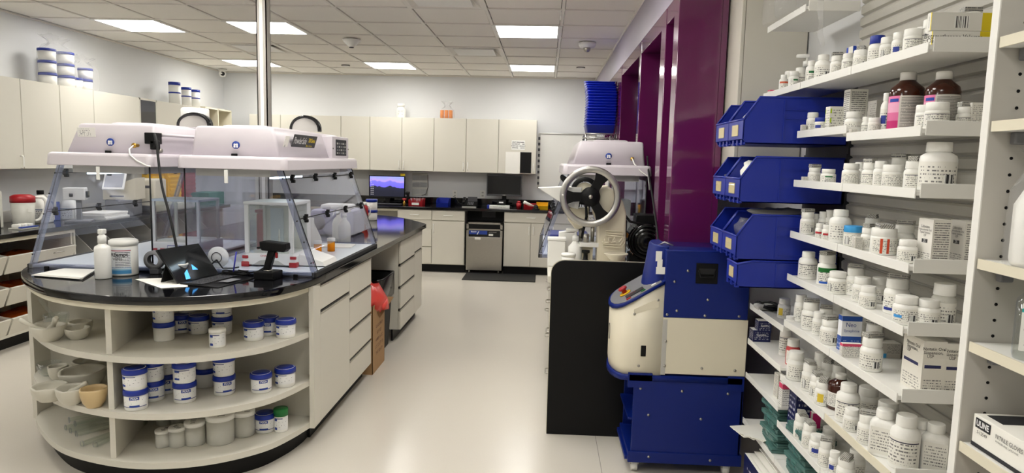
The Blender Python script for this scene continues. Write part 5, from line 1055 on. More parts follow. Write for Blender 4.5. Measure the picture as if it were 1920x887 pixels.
# ------------------------------------------------------------------ counting machine (blue and cream)
YM = 3.30
t = thing('capsule_machine', 'navy blue and cream machine with an emergency stop on a blue stand', 'machine', (0, YM, 0)); D = .37
def nose_plan(xn, xr, y0=0., y1=D, n=9):
    c = (y0+y1)/2; ry = (y1-y0)/2; rx = .095
    return [(xr, y0)] + [(xn+rx-rx*math.sin(PI*k/n)**.75 if 0 < k < n else xn+rx, c-ry*math.cos(PI*k/n)) for k in range(n+1)] + [(xr, y1)]
top = lambda p: .825+max(0, (p[0]-.355))*.62
loft([(nose_plan(.36, .60), .515), (nose_plan(.355, .60), .56), (nose_plan(.355, .60), top)], 'cream', 'nose_body', t)
loft([(nose_plan(.349, .60, -.006, D+.006), lambda p: top(p)), (nose_plan(.349, .60, -.006, D+.006), lambda p: top(p)+.016)], 'navy', 'console_trim', t)
cs = loft([(nose_plan(.358, .585, .003, D-.003), lambda p: top(p)+.015), (nose_plan(.358, .585, .003, D-.003), lambda p: top(p)+.019)], 'grey', 'console_plate', t)
def on_top(x, y, dz=0): return (x, y, top((x, y))+.02+dz)
ang = math.atan(.62)
B().box(-.05, .05, -.03, .03, 0, .003, M=Matrix.Translation(on_top(.465, .075)) @ Matrix.Rotation(-ang, 4, 'Y') @ Matrix.Rotation(.0, 4, 'Z')).obj('display', 'ink', cs); text('0 0 0', .018, 'inkred', cs, tuple(Vector(on_top(.455, .08))+Vector((-.002, 0, .005))), (0, -ang, 0), 'display_digits')
for x, mt in ((.43, 'red'), (.50, 'green'), (.55, 'paper')): B().box(-.012, .012, -.006, .006, 0, .004, M=Matrix.Translation(on_top(x, .025)) @ Matrix.Rotation(-ang, 4, 'Y')).obj('button', mt, cs)
es = B().lathe([(0, 0), (.03, 0), (.03, .006), (.0, .006)], 24, M=Matrix.Translation(on_top(.43, .16)) @ Matrix.Rotation(-ang, 4, 'Y')).obj('stop_collar', 'yellow', t); B().lathe([(0, .006), (.013, .006), (.013, .022), (.022, .024), (.024, .032), (.018, .038), (0, .04)], 24, M=Matrix.Translation(on_top(.43, .16)) @ Matrix.Rotation(-ang, 4, 'Y')).obj('stop_button', 'red', es)
B().box(.60, 1.012, 0, D, .525, .81, .003).obj('cream_body', 'cream', t)
B().box(.598, 1.008, -.003, D+.003, .81, 1.145, .006).obj('upper_body', 'navy', t)
def chute(x0, r): return [(.615, 0.03)] + [(x0+r-r*math.sin(PI*k/10), D/2-.145*math.cos(PI*k/10)) for k in range(11)] + [(.615, D-.03)]
loft([(chute(.508, .075), .925), (chute(.512, .075), .935), (chute(.545, .06), 1.15), (chute(.552, .05), 1.158)], 'navy', 'chute', t)
B().box(.615, 1.0, .02, D-.02, 1.145, 1.16, .004).obj('clear_lid', 'acrylic', t)
B().tube([(.57, .1, 1.15), (.6, .06, 1.175), (.64, .05, 1.16)], .004).obj('lid_wire', 'aluminium', t)
for k, (x, z, w, h) in enumerate(((.566, 1.11, .03, .05), (.572, 1.075, .025, .04), (.577, 1.04, .045, .035))): B().box(x-w/2, x+w/2, -.004+.03*(.6-x)/.06, -.0025+.03*(.6-x)/.06, z-h/2, z+h/2).obj('paper_label', 'paper', t)
hd = B().box(.745, .85, -.008, -.003, .985, 1.085, .003).obj('handle_recess', 'black', t); B().box(.757, .838, -.011, -.006, 1.03, 1.06, .008).obj('handle_bar', 'rubber', hd); B().tube([(.757, -.012, 1.05), (.765, -.02, 1.02), (.83, -.02, 1.02), (.838, -.012, 1.05)], .005).obj('handle_loop', 'black', hd)
sc_ = B().lathe([(0, -.0), (.007, 0), (.006, .003), (0, .004)], 10, M=Matrix.Rotation(PI/2, 4, 'X')).mesh('screw'); sc_.materials.append(MATS['steel'])
for x, z in ((.617, .825), (.80, .826), (.965, .828), (.663, .846), (.81, .905), (.645, .99), (.707, 1.045)): link('screw', sc_, None, t, (x, -.003, z))
for x, z in ((.617, .69), (.617, .565), (.80, .56), (.962, .555), (.49, .56)): link('screw', sc_, None, t, (x, 0, z))
B().box(.4975, .5225, -.004, 0, .61, .665, .002).obj('power_switch', 'black', t); B().box(.4985, .5215, -.0006, 0, .52, .80).obj('seam_line', 'paper_grey', t, (.1, 0, 0))
B().prism([(.455, .82), (.575, .86), (.575, .905), (.455, .845)], -.0008, .0, 'xz').obj('access_cover', 'cream', t); link('screw', sc_, None, t, (.458, 0, .822)); link('screw', sc_, None, t, (.57, 0, .895))
B().lathe([(.028, 0), (.03, 0), (.03, .002), (.028, .002)], 24, M=Matrix.Translation((.3535, D/2-.05, .70)) @ Matrix.Rotation(-PI/2, 4, 'Y') @ Matrix.Diagonal((1.4, .9, 1, 1))).obj('oval_badge', 'ink', t)
loft([(nose_plan(.352, 1.0, -.004, D+.004), .485), (nose_plan(.352, 1.0, -.004, D+.004), .515)], 'navy', 'skirt', t)
B().box(.44, .56, -.004, .02, .45, .525).obj('skirt_tab', 'navy', t); B().box(.93, 1.01, -.004, .02, .45, .525).obj('skirt_tab', 'navy', t)
B().box(.47, 1.01, .0, .012, .09, .485, .002).obj('stand_front', 'navy', t); B().box(.47, 1.01, D-.012, D, .09, .485, .002).obj('stand_back', 'navy', t); B().box(1.0, 1.01, 0, D, .09, .485).obj('stand_side', 'navy', t); B().box(.44, 1.01, .0, D, .075, .095, .003).obj('stand_floor', 'navy', t); B().box(.45, 1.0, .01, D-.01, .28, .292).obj('stand_shelf', 'navy', t); B().box(.455, 1.02, -.006, D+.006, .062, .12, .003).obj('stand_plinth', 'navy', t)
for x, z in ((.505, .445), (.71, .44), (.935, .435), (.55, .31), (.81, .30), (.56, .095), (.865, .09)): link('screw', sc_, None, t, (x, -.006 if z < .12 else -.0, z))
for x in (.50, .96):
    for y in (.05, D-.05):
        c_ = B().cyl((x-.02, y, .032), .032, .03, 'x', 18).obj('caster_wheel', 'white', t); B().box(x-.028, x+.018, y-.02, y+.02, .035, .064, .003).obj('caster_fork', 'steel', c_)
# ------------------------------------------------------------------ blue trays on wire rack
t = thing('wire_rack', 'chrome wire rack carrying the blue trays', 'rack', (.52, 6.85, 0))
for sx in (-.14, .14):
    for sy in (-.22, .22): B().cyl((sx, sy, 0), .012, 1.84, 'z', 10).obj('post', 'aluminium', t)
for z in (.3, 1.0, 1.80):
    s_ = B().tube([(-.15, -.23, z), (.15, -.23, z)], .005).tube([(-.15, .23, z), (.15, .23, z)], .005).tube([(-.15, -.23, z), (-.15, .23, z)], .005).tube([(.15, -.23, z), (.15, .23, z)], .005)
    s_.tube([(-.15+.025*k, -.23, z+(.0 if k % 2 else .035)) for k in range(13)], .003, 6)
    s_.tube([(-.15, -.23, z+.038), (.15, -.23, z+.038)], .004)
    for k in range(11): s_.tube([(-.14+k*.028, -.23, z+.006), (-.14+k*.028, .23, z+.006)], .0025, 6)
    s_.obj('wire_shelf', 'aluminium', t)
tb = B(); 
rr1 = rrect(.28, .42, .02, 3); rr2 = rrect(.29, .43, .022, 3)
def tray_mesh():
    b = B(); S = [([(p[0]*.9, p[1]*.9) for p in rr1], 0), (rr1, .075), (rr2, .076), (rr2, .082), ([(p[0]*.96, p[1]*.97) for p in rr1], .082), ([(p[0]*.86, p[1]*.87) for p in rr1], .006)]
    R_ = [[b.bm.verts.new((p[0], p[1], z)) for p in pts] for pts, z in S]; n = len(R_[0])
    for x, y in zip(R_, R_[1:]):
        for i in range(n): b.bm.faces.new((x[i], x[(i+1) % n], y[(i+1) % n], y[i]))
    b.bm.faces.new(R_[0][::-1]); b.bm.faces.new(R_[-1]); return b.mesh('tray')
tm = tray_mesh(); tm.materials.append(mat('trayblue', (14, 44, 190), .3))
for k in range(17):
    o = link('blue_tray', tm, None, None, (.53-.004*abs(k-8)*.3+(.0 if k < 13 else -.004*(k-12)), 6.85, 1.848+k*.0265), (.0 if k < 14 else .03*(k-13), -.0, 0)); pass
    tag(o, ('lowest' if k == 0 else 'topmost' if k == 16 else '%s from the bottom,' % ['', 'second', 'third', 'fourth', 'fifth', 'sixth', 'seventh', 'eighth', 'ninth', 'tenth', 'eleventh', 'twelfth', 'thirteenth', 'fourteenth', 'fifteenth', 'sixteenth'][k]) + ' bright blue plastic tray in the stack on the wire rack', 'tray', 'nested blue trays')
# tall white wall cabinet
t = thing('wall_cabinet', 'tall white wall cabinet with paired steel handles beside the purple frames', 'cabinet', (.94, 3.96, 1.55))
B().box(.02, .322, -.49, .49, 0, 1.12).obj('body', 'laminate', t)
for s in (0, 1):
    y0 = -.488+s*.49; d = B().box(0, .018, y0, y0+.484, .002, 1.118, .002, seg=1).obj('door', 'laminate', t); handle(d, (0, -.04 if s == 0 else .04, .11), .13, 'z', 'steel', (-1, 0, 0), .005)
# ================================================================== BLUE STACKING BINS
def big_bin(label, y0, zb, fx=.79, w=.212, h=.19, L=.41, fill=None, tagc=True):
    t = thing('stacking_bin', label, 'bin', (fx, y0, zb), 0, 'blue stacking bins'); th = .004
    side = [(.012, 0), (L, 0), (L, h), (.062, h), (.058, h), (.0, .095), (.0, .02)]
    for y in (0, w-th):
        sd = B().prism(side, y, y+th, 'xz').obj('side_wall', 'blue', t)
        yy = y-.003 if y == 0 else y+th-.001
        B().box(.155, .161, yy, yy+.004, .01, h-.01).obj('rib', 'blue', sd)
        for z in (.10, .135): B().box(.16, L-.01, yy, yy+.003, z, z+.004).obj('rib', 'blue', sd)
    B().box(.01, L, 0, w, 0, th).obj('floor_panel', 'blue', t); B().box(L-th, L, 0, w, 0, h).obj('back_wall', 'blue', t)
    B().box(-.002, .004, 0, w, .018, .095, .001).obj('front_lip', 'blue', t); B().tube([(.0, .0, .096), (.0, w, .096)], .005, 6).obj('lip_rim', 'blue', t)
    for y in (.002, w-.002): B().tube([(.0, y, .096), (.06, y, h), (L, y, h)], .005, 6).obj('edge_rim', 'blue', t)
    for k in range(3): B().box(.005, .02, .03+k*.06, .05+k*.06, -.006, .016).obj('foot_rib', 'blue', t)
    if tagc:
        c = B().box(-.006, -.002, w*.28, w*.72, .03, .08).obj('label_holder', 'acrylic', t); B().box(-.0045, -.0022, w*.3, w*.7, .033, .077).obj('label_card', mat('tan_card', (226, 208, 150), .7), c)
    return t
LV = [(1.648, 'top'), (1.41, 'second'), (1.175, 'third')]
for zb, nm in LV:
    fx = .79
    big_bin('near blue bin of the %s row with a yellowed label' % nm, 2.80, zb, fx, h=.185)
    big_bin('far blue bin of the %s row with a yellowed label' % nm, 3.02, zb, fx, h=.185)
big_bin('small lone blue bin at the bottom of the bin rows', 2.80, 1.06, .80, .15, .11, .40)
t = thing('bin_rail_panel', 'dark louvred panel holding the blue bins', 'panel', (1.21, 3.02, 1.0)); B().box(0, .02, -.22, .23, .05, .9).obj('panel', 'greydark', t)
for k in range(8): B().box(-.006, 0, -.22, .23, .1+k*.1, .115+k*.1).obj('louvre', 'greydark', t)
def crumple(label, loc, r, mt, seed, name='plastic_wrap', cat='wrap', sz=.6, n=14):
    rnd = random.Random(seed); b = B().lathe([(0, -sz)]+[(math.sin(PI*k/9), -sz*math.cos(PI*k/9)) for k in range(1, 9)]+[(0, sz)], n)
    for v in b.bm.verts: v.co *= 1+rnd.uniform(-.28, .28); v.co = Vector((v.co.x*r[0], v.co.y*r[1], v.co.z*r[2]))
    return tag(b.obj(name, mt, None, loc, angle=8), label, cat)
crumple('crumpled clear packets in the near bin of the third row', (.87, 2.9, 1.30), (.06, .07, .07), 'bag', 1); crumple('white wrapped packets in the near bin of the second row', (.87, 2.9, 1.53), (.05, .065, .075), 'paper', 2); crumple('small white packet in the near bin of the top row', (.86, 2.92, 1.765), (.03, .06, .03), 'paper', 3)
crumple('clear loose packets in the far bin of the second row', (.86, 3.13, 1.50), (.045, .06, .05), 'bag', 4); crumple('foil packets piled over the third row bins', (1.0, 2.95, 1.365), (.12, .07, .03), 'paper_grey', 5)
# ================================================================== RIGHT SHELVING
XF = 1.0
t = thing('slat_panel', 'grey ribbed slat panel behind the medicine shelves', 'panel', (1.222, 2.2, .1)); B().box(.0, .02, -.6, .585, 0, 2.4).obj('backing', 'paper_grey', t)
sm = B().prism([(0, .002), (-.010, .008), (-.012, .036), (-.006, .042), (0, .043)], -.6, .585, 'xz').mesh('slat'); sm.materials.append(mat('slatgrey', (188, 185, 176), .4))
for k in range(52): link('slat', sm, None, t, (0, 0, k*.0455))
sh = {}
def shelf(label, y0, y1, z, xf=XF, near_lip=False, yellow=False):
    t = thing('metal_shelf', label, 'shelf', (xf, y0, z), 0, 'white metal shelves'); L = y1-y0-.004
    B().box(0, 1.208-xf, 0, L, -.012, 0).obj('plate', 'white', t)
    B().box(-.004, .0, 0, L, -.02, .008, .0015).obj('front_lip', 'edge' if yellow else 'white', t)
    if near_lip: B().box(.008, 1.205-xf, -.004, 0, -.018, .022, .003).obj('near_lip', 'white', t)
    return t
YA, YC, YD, YE = 1.88, 2.335, 2.785, 3.245
rowz = {1: 1.885, 3: 1.50, 4: 1.295, 5: 1.12}
shelf('highest shelf holding the clear plastic bags', YD, YE, 2.185, near_lip=True)
for r, nm in ((1, 'first full shelf, under the yellow ended cartons'), (3, 'third full shelf, under the largest white bottle'), (4, 'fourth full shelf, under the blue capped bottle'), (5, 'fifth full shelf, under the green banded bottle')):
    if r == 1: shelf('far section of the '+nm, YD, YE, rowz[r])
    shelf('middle section of the '+nm, YC, YD, rowz[r]); shelf('near section of the '+nm, YA, YC, rowz[r], near_lip=True)
shelf('middle section of the second shelf, under the small navy capped bottle', YC, YD, 1.693); shelf('near section of the second shelf, under the brown bottles', YA, YC, 1.667, near_lip=True)
shelf('far low shelf with the black cable beside the machine', YD, YE, .90); shelf('middle section of the sixth shelf, left of the blue cold remedy box', YC, YD, .93); shelf('near section of the sixth shelf, under the suspension cartons', YA, YC, .93, near_lip=True)
shelf('far low shelf with the navy eye drop boxes', YD, YE, .73); shelf('middle section of the seventh shelf by the dark syrup bottle', YC, YD, .70); shelf('near section of the seventh shelf with a yellowed edge', YA, YC, .70, near_lip=True, yellow=True)
shelf('far low shelf with the leaning cartons', YD, YE, .562); shelf('middle section of the eighth shelf with small bottles', YC, YD, .50); shelf('near section of the eighth shelf', YA, YC, .50)
shelf('far lowest shelf with the teal cases', YD, YE, .335); shelf('middle lowest shelf under the teal cases', YC, YD, .335)
# ---- bottle kinds (unit radius, unit height)
def ribbed(b, r0, r1, z0, z1, n=40, e=.02):
    bot = [b.bm.verts.new(((r0 if i % 2 else r0*.965)*math.cos(2*PI*i/n), (r0 if i % 2 else r0*.965)*math.sin(2*PI*i/n), z0)) for i in range(n)]
    tp = [b.bm.verts.new(((r1 if i % 2 else r1*.965)*math.cos(2*PI*i/n), (r1 if i % 2 else r1*.965)*math.sin(2*PI*i/n), z1-e)) for i in range(n)]
    ti = [b.bm.verts.new((r1*.93*math.cos(2*PI*i/n), r1*.93*math.sin(2*PI*i/n), z1)) for i in range(n)]
    for i in range(n):
        j = (i+1) % n; b.bm.faces.new((bot[i], bot[j], tp[j], tp[i])); b.bm.faces.new((tp[i], tp[j], ti[j], ti[i]))
    b.bm.faces.new(ti); b.bm.faces.new(bot[::-1]); return b
KM = {}
def kind(k):
    if k in KM: return KM[k]
    if k == 'round': body = B().lathe([(0, 0), (.93, 0), (1, .03), (1, .60), (.95, .67), (.78, .72), (.76, .75), (0, .75)], 24); cap = ribbed(B(), .88, .86, .735, 1.0); lab = (1.006, .06, .58)
    elif k == 'tall': body = B().lathe([(0, 0), (.92, 0), (1, .02), (1, .64), (.93, .72), (.62, .79), (.58, .82), (0, .82)], 24); cap = ribbed(B(), .70, .68, .80, 1.0); lab = (1.006, .08, .60)
    elif k == 'squat': body = B().lathe([(0, 0), (.94, 0), (1, .03), (1, .64), (.97, .68), (.9, .7), (0, .7)], 24); cap = ribbed(B(), .97, .95, .69, 1.0); lab = (1.006, .06, .62)
    elif k == 'square':
        b = B(); R_ = [[b.bm.verts.new((p[0], p[1], z)) for p in rrect(w, w*.8, q, 4)] for w, q, z in ((1.9, .4, 0), (2.0, .45, .02), (2.0, .45, .68), (1.8, .5, .75), (1.2, .45, .80), (1.1, .4, .84))]; n = len(R_[0])
        for x, y in zip(R_, R_[1:]):
            for i in range(n): b.bm.faces.new((x[i], x[(i+1) % n], y[(i+1) % n], y[i]))
        b.bm.faces.new(R_[0][::-1]); b.bm.faces.new(R_[-1]); body = b; cap = ribbed(B(), .66, .64, .82, 1.0); lab = None
    me = [body.mesh('bottle_body'), cap.mesh('cap')]
    if lab: me.append(B().arc(lab[0], lab[1], lab[2], -2.75, -.25, 14).mesh('label_sheet'))
    else: me.append(B().quad((-.85, -.806, .06), (1.7, 0, 0), (0, 0, .58)).mesh('label_sheet'))
    KM[k] = me; return me
LM = {}
def labm(code):
    if code in LM: return LM[code]
    D_ = {'a': dict(lines=7, words=12, bars=(.62, .86, .12, .5), seed=1), 'b': dict(lines=9, words=15, seed=2), 'c': dict(lines=6, words=10, bars=(.1, .32, .1, .7), seed=3),
          'd': dict(lines=8, words=13, bands=((.86, .9, (30, 34, 60)),), seed=4), 'e': dict(lines=8, words=12, bands=((.1, .26, (30, 50, 140), .1, .45),), bars=(.6, .8, .2, .6), seed=5),
          'f': dict(lines=7, words=11, bands=((.75, .96, (204, 84, 40)),), seed=6), 'g': dict(lines=6, words=10, bands=((.72, .9, (20, 110, 60), .35, .75),), bars=(.3, .6, .08, .35), seed=7),
          'h': dict(lines=9, words=13, bands=((0, 1, (206, 70, 30), .30, .38), (0, 1, (206, 70, 30), .50, .58)), seed=8), 'i': dict(lines=8, words=12, bands=((.72, 1, (20, 108, 40)), (0, .14, (30, 90, 190), .1, .5)), seed=9),
          'j': dict(lines=8, words=12, bands=((.35, .55, (60, 150, 220), .05, .35),), bars=(.55, .8, .12, .6), seed=10), 'k': dict(lines=7, words=12, bands=((.3, .7, (40, 60, 150), .1, .5),), seed=11),
          'r': dict(lines=7, words=11, bands=((.55, .8, (180, 40, 50), .1, .9),), seed=12), 'y': dict(lines=7, words=11, bands=((.2, .9, (226, 196, 60), .1, .4),), seed=13)}
    LM[code] = printed('label_'+code, (236, 234, 226), (70, 70, 74), **D_[code]); return LM[code]
lf = B().box(-.85, .85, -.5, .5, 0, .06, .02, seg=1).box(-.8, .86, -.45, .52, .065, .12, .02, seg=1).mesh('folded_leaflet'); lf.materials.append(printed('leafprint', (196, 194, 186), (70, 70, 74), 12, 16, (0, 1, 0, 1), seed=3.3, dens=.58))
uvl = lf.uv_layers.new(name='UVMap')
for lp in lf.loops: v_ = lf.vertices[lp.vertex_index].co; uvl.data[lp.index].uv = (v_.x*.5+.5, v_.y*.5+.5+v_.z)
ORD = ['first', 'second', 'third', 'fourth', 'fifth', 'sixth', 'seventh', 'eighth', 'ninth', 'tenth', 'eleventh', 'twelfth', 'thirteenth', 'fourteenth', 'fifteenth', 'sixteenth', 'seventeenth', 'eighteenth', 'nineteenth', 'twentieth', 'twenty-first', 'twenty-second', 'twenty-third', 'twenty-fourth']
CAPC = {'w': ('bottlewhite', ''), 'b': ('lidblue', 'blue capped '), 's': ('skyblue', 'sky blue capped '), 'n': ('lidblue', 'navy capped ')}
BODC = {'w': ('bottlewhite', 'white'), 'c': ('frost', 'translucent'), 'r': ('redtrans', 'red'), 'k': ('amber', 'dark brown')}
LOOK = {'f': 'red header label', 'g': 'green label patch', 'h': 'orange stripes', 'i': 'green label band', 'j': 'light blue label patch', 'k': 'blue label patch', 'r': 'red label band', 'y': 'yellow label', 'e': 'blue lower label', 'd': 'dark label line', 'a': 'bar code', 'b': 'text label', 'c': 'bar code'}
def bottles(rowname, specs, zf):
    """specs: (px, dx, w_px, h_px, kind, label code, cap, body, leaflet)"""
    specs = sorted(specs, key=lambda s: s[0])
    for i, s in enumerate(specs):
        px, dx, w, h, kd, lc, cp, bo, leaf = s
        zz_ = zf(px) if callable(zf) else zf
        for _ in range(30):
            X = XF+.006+dx; y = y_for(px, X, zz_+.03); k = depth((X, y, zz_))/F; r = w*k/2; X = XF+.006+dx+r; y = y_for(px, X, zz_+.03); k = depth((X, y, zz_))/F; r = w*k/2
            if y-r > 1.888 or X+r > 1.2: break
            dx += .008
        X = min(X, 1.208-r*1.02); y = y_for(px, X, zz_+.03); H = h*k*.97
        if kd == 'squat': H = h*k*.94
        size = 'small' if h < 38 else 'big' if h > 64 else ''
        look = ('%s %s%s %s bottle' % (size, CAPC[cp][1], {'squat': 'squat', 'tall': 'narrow necked', 'round': 'round', 'square': 'square shouldered'}[kd], BODC[bo][1])).strip().replace('  ', ' ')
        lab = '%s, %s, %s from left on the %s' % (look, LOOK[lc] if not leaf else 'leaflet on top', ORD[i], rowname)
        face = math.atan2(X, y)*-1
        t = thing('pill_bottle', lab, 'bottle', (X, y, zz_+.0006), face+((px*7) % 11-5)*.05, 'bottles on the '+rowname); t.scale = (r, r, H)
        me = kind(kd)
        def part(nm, mesh, mt):
            o = bpy.data.objects.new(nm, mesh); COL.objects.link(o); o.parent = t
            if not mesh.materials: mesh.materials.append(None)
            o.material_slots[0].link = 'OBJECT'; o.material_slots[0].material = MATS[mt] if isinstance(mt, str) else mt
            return o
        part('bottle_body', me[0], BODC[bo][0]); part('cap', me[1], CAPC[cp][0]); part('label_sheet', me[2], labm(lc))
        if leaf:
            o = link('folded_leaflet', lf, None, t, (0, 0, 1.002), (0, 0, (px % 7)*.4)); o.scale = (.98, 1.02, .115/H)
W_, R_, T_, Q_, S_ = 'w', 'round', 'tall', 'squat', 'square'
bottles('top shelf', [(1469, .0, 16, 31, T_, 'f', 'w', 'w', 0), (1480, .05, 22, 42, R_, 'b', 'w', 'w', 0), (1488, .0, 18, 32, R_, 'g', 'w', 'w', 0), (1499, .03, 18, 40, R_, 'd', 'w', 'w', 0), (1520, .01, 19, 44, T_, 'g', 'w', 'w', 0), (1542, .01, 29, 50, T_, 'a', 'w', 'w', 0), (1568, .0, 22, 37, R_, 'b', 'w', 'w', 1), (1577, .07, 24, 44, R_, 'b', 'w', 'w', 1), (1590, .0, 22, 35, R_, 'd', 'w', 'w', 0), (1614, .0, 27, 36, Q_, 'a', 'w', 'w', 1), (1643, .02, 30, 57, R_, 'a', 'b', 'w', 0), (1662, .01, 25, 46, R_, 'c', 'w', 'w', 0), (1684, .01, 23, 48, R_, 'k', 'w', 'w', 0), (1711, .0, 32, 47, Q_, 'd', 'w', 'w', 0), (1728, .08, 26, 60, R_, 'b', 'w', 'w', 0), (1744, .04, 32, 62, R_, 'd', 'w', 'w', 0), (1764, .1, 36, 68, R_, 'b', 'w', 'w', 1), (1815, .1, 40, 68, R_, 'b', 'w', 'w', 1), (1789, .13, 20, 52, R_, 'b', 'w', 'w', 0)], 1.885)
bottles('second shelf', [(1523, .02, 22, 39, R_, 'a', 'w', 'w', 0), (1539, .0, 22, 27, Q_, 'k', 'n', 'w', 0), (1599, .01, 31, 46, R_, 'a', 'w', 'w', 0), (1625, .02, 18, 34, R_, 'd', 'w', 'w', 0), (1640, .0, 23, 31, Q_, 'b', 'w', 'w', 0), (1660, .03, 20, 77, T_, 'k', 'w', 'w', 0), (1733, .03, 32, 50, Q_, 'd', 'w', 'w', 0), (1756, .0, 41, 53, Q_, 'd', 'w', 'w', 0), (1807, .05, 26, 43, R_, 'd', 'w', 'w', 1)], lambda px: 1.693 if px < 1588 else 1.667)
bottles('third shelf', [(1527, .02, 23, 28, R_, 'b', 'w', 'w', 1), (1553, .0, 27, 28, R_, 'g', 'w', 'w', 0), (1595, .0, 31, 42, R_, 'b', 'w', 'w', 0), (1614, .07, 26, 44, R_, 'a', 'w', 'w', 0), (1630, .02, 27, 45, R_, 'd', 'w', 'w', 1), (1651, .03, 26, 50, R_, 'b', 'w', 'w', 0), (1674, .0, 38, 47, Q_, 'b', 'w', 'w', 0), (1686, .09, 34, 56, R_, 'b', 'w', 'w', 1), (1711, .01, 31, 55, R_, 'd', 'w', 'w', 1), (1756, .01, 63, 93, T_, 'a', 'w', 'w', 0), (1729, .1, 30, 60, R_, 'b', 'w', 'w', 0)], 1.50)
bottles('fourth shelf', [(1513, .01, 25, 42, R_, 'a', 'w', 'w', 1), (1528, .06, 18, 38, R_, 'b', 'w', 'w', 0), (1537, .0, 16, 30, R_, 'r', 'w', 'w', 0), (1549, .0, 15, 31, R_, 'r', 'w', 'w', 0), (1543, .08, 18, 44, R_, 'd', 'w', 'w', 0), (1556, .1, 20, 48, R_, 'b', 'w', 'w', 0), (1574, .01, 38, 63, T_, 'a', 'w', 'w', 0), (1599, .01, 34, 41, Q_, 'c', 's', 'c', 0), (1627, .03, 25, 42, R_, 'b', 'w', 'w', 1), (1634, .1, 30, 52, R_, 'b', 'w', 'w', 1), (1656, .01, 45, 52, Q_, 'h', 'w', 'w', 1), (1694, .09, 36, 56, R_, 'b', 'w', 'w', 1), (1701, .0, 34, 44, R_, 'a', 'w', 'w', 0)], 1.295)
bottles('fifth shelf', [(1514, .01, 33, 52, T_, 'd', 'w', 'w', 0), (1549, .03, 33, 58, R_, 'i', 'w', 'w', 1), (1570, .0, 34, 42, R_, 'c', 'w', 'w', 0), (1603, .05, 34, 52, R_, 'b', 'w', 'w', 1), (1616, .02, 34, 48, R_, 'b', 'w', 'w', 0), (1627, .0, 30, 42, R_, 'a', 'w', 'w', 0), (1650, .08, 34, 48, R_, 'a', 'w', 'w', 0), (1680, .04, 43, 68, R_, 'e', 'w', 'w', 1), (1698, .0, 45, 54, R_, 'j', 'w', 'w', 0), (1740, .01, 40, 53, R_, 'a', 'w', 'w', 0), (1767, .06, 42, 84, R_, 'a', 'w', 'c', 0)], 1.12)
bottles('cable shelf', [(1470, .03, 23, 38, R_, 'y', 'w', 'w', 0), (1482, .0, 18, 23, R_, 'b', 'w', 'w', 0)], .90)
bottles('sixth shelf', [(1500, .03, 22, 52, R_, 'b', 'w', 'w', 0), (1519, .01, 32, 53, R_, 'd', 'w', 'w', 1), (1534, .02, 22, 44, R_, 'a', 'w', 'w', 0), (1547, .05, 26, 48, R_, 'b', 'w', 'w', 1), (1556, .0, 35, 47, R_, 'a', 'w', 'w', 1), (1572, .11, 28, 58, R_, 'b', 'w', 'w', 1), (1590, .12, 28, 52, R_, 'b', 'w', 'w', 1), (1614, .11, 32, 56, R_, 'b', 'w', 'w', 1), (1637, .10, 32, 58, R_, 'b', 'w', 'w', 1), (1633, .0, 39, 64, R_, 'a', 'w', 'w', 1)], .93)
bottles('eye drop shelf', [(1471, .05, 20, 66, T_, 'd', 'w', 'w', 0), (1486, .03, 25, 50, R_, 'b', 'w', 'r', 0)], .73)
bottles('seventh shelf', [(1491, .0, 31, 55, R_, 'a', 'w', 'w', 0), (1517, .01, 28, 52, R_, 'c', 'w', 'w', 1), (1531, .01, 26, 43, R_, 'c', 'w', 'w', 1), (1543, .0, 30, 45, R_, 'y', 'w', 'w', 1), (1538, .1, 28, 56, R_, 'b', 'w', 'w', 0), (1551, .08, 28, 56, R_, 'b', 'w', 'w', 1), (1571, .11, 28, 56, R_, 'b', 'w', 'w', 1), (1588, .01, 41, 74, T_, 'd', 'w', 'w', 0), (1596, .0, 28, 43, R_, 'a', 'w', 'w', 0), (1624, .0, 31, 56, R_, 'a', 'w', 'w', 1), (1626, .1, 38, 60, R_, 'b', 'w', 'w', 0), (1663, .1, 40, 62, R_, 'b', 'w', 'w', 0), (1655, .0, 46, 90, S_, 'b', 'w', 'w', 0), (1694, .0, 51, 104, T_, 'd', 'w', 'w', 0), (1722, .08, 36, 90, S_, 'b', 'w', 'w', 0), (1750, .06, 46, 92, S_, 'b', 'w', 'w', 0)], .70)
bottles('eighth shelf', [(1502, .0, 27, 46, R_, 'c', 'w', 'w', 1), (1517, .0, 26, 46, R_, 'b', 'w', 'w', 1), (1532, .0, 29, 40, R_, 'k', 'w', 'w', 0), (1553, .07, 25, 42, R_, 'b', 'w', 'w', 0), (1547, .0, 24, 48, R_, 'a', 'w', 'w', 1), (1564, .01, 20, 44, R_, 'k', 'w', 'w', 0), (1585, .0, 33, 52, R_, 'a', 'w', 'w', 1), (1605, .06, 30, 58, R_, 'b', 'w', 'w', 0), (1624, .0, 34, 50, R_, 'b', 'w', 'w', 0)], .50)
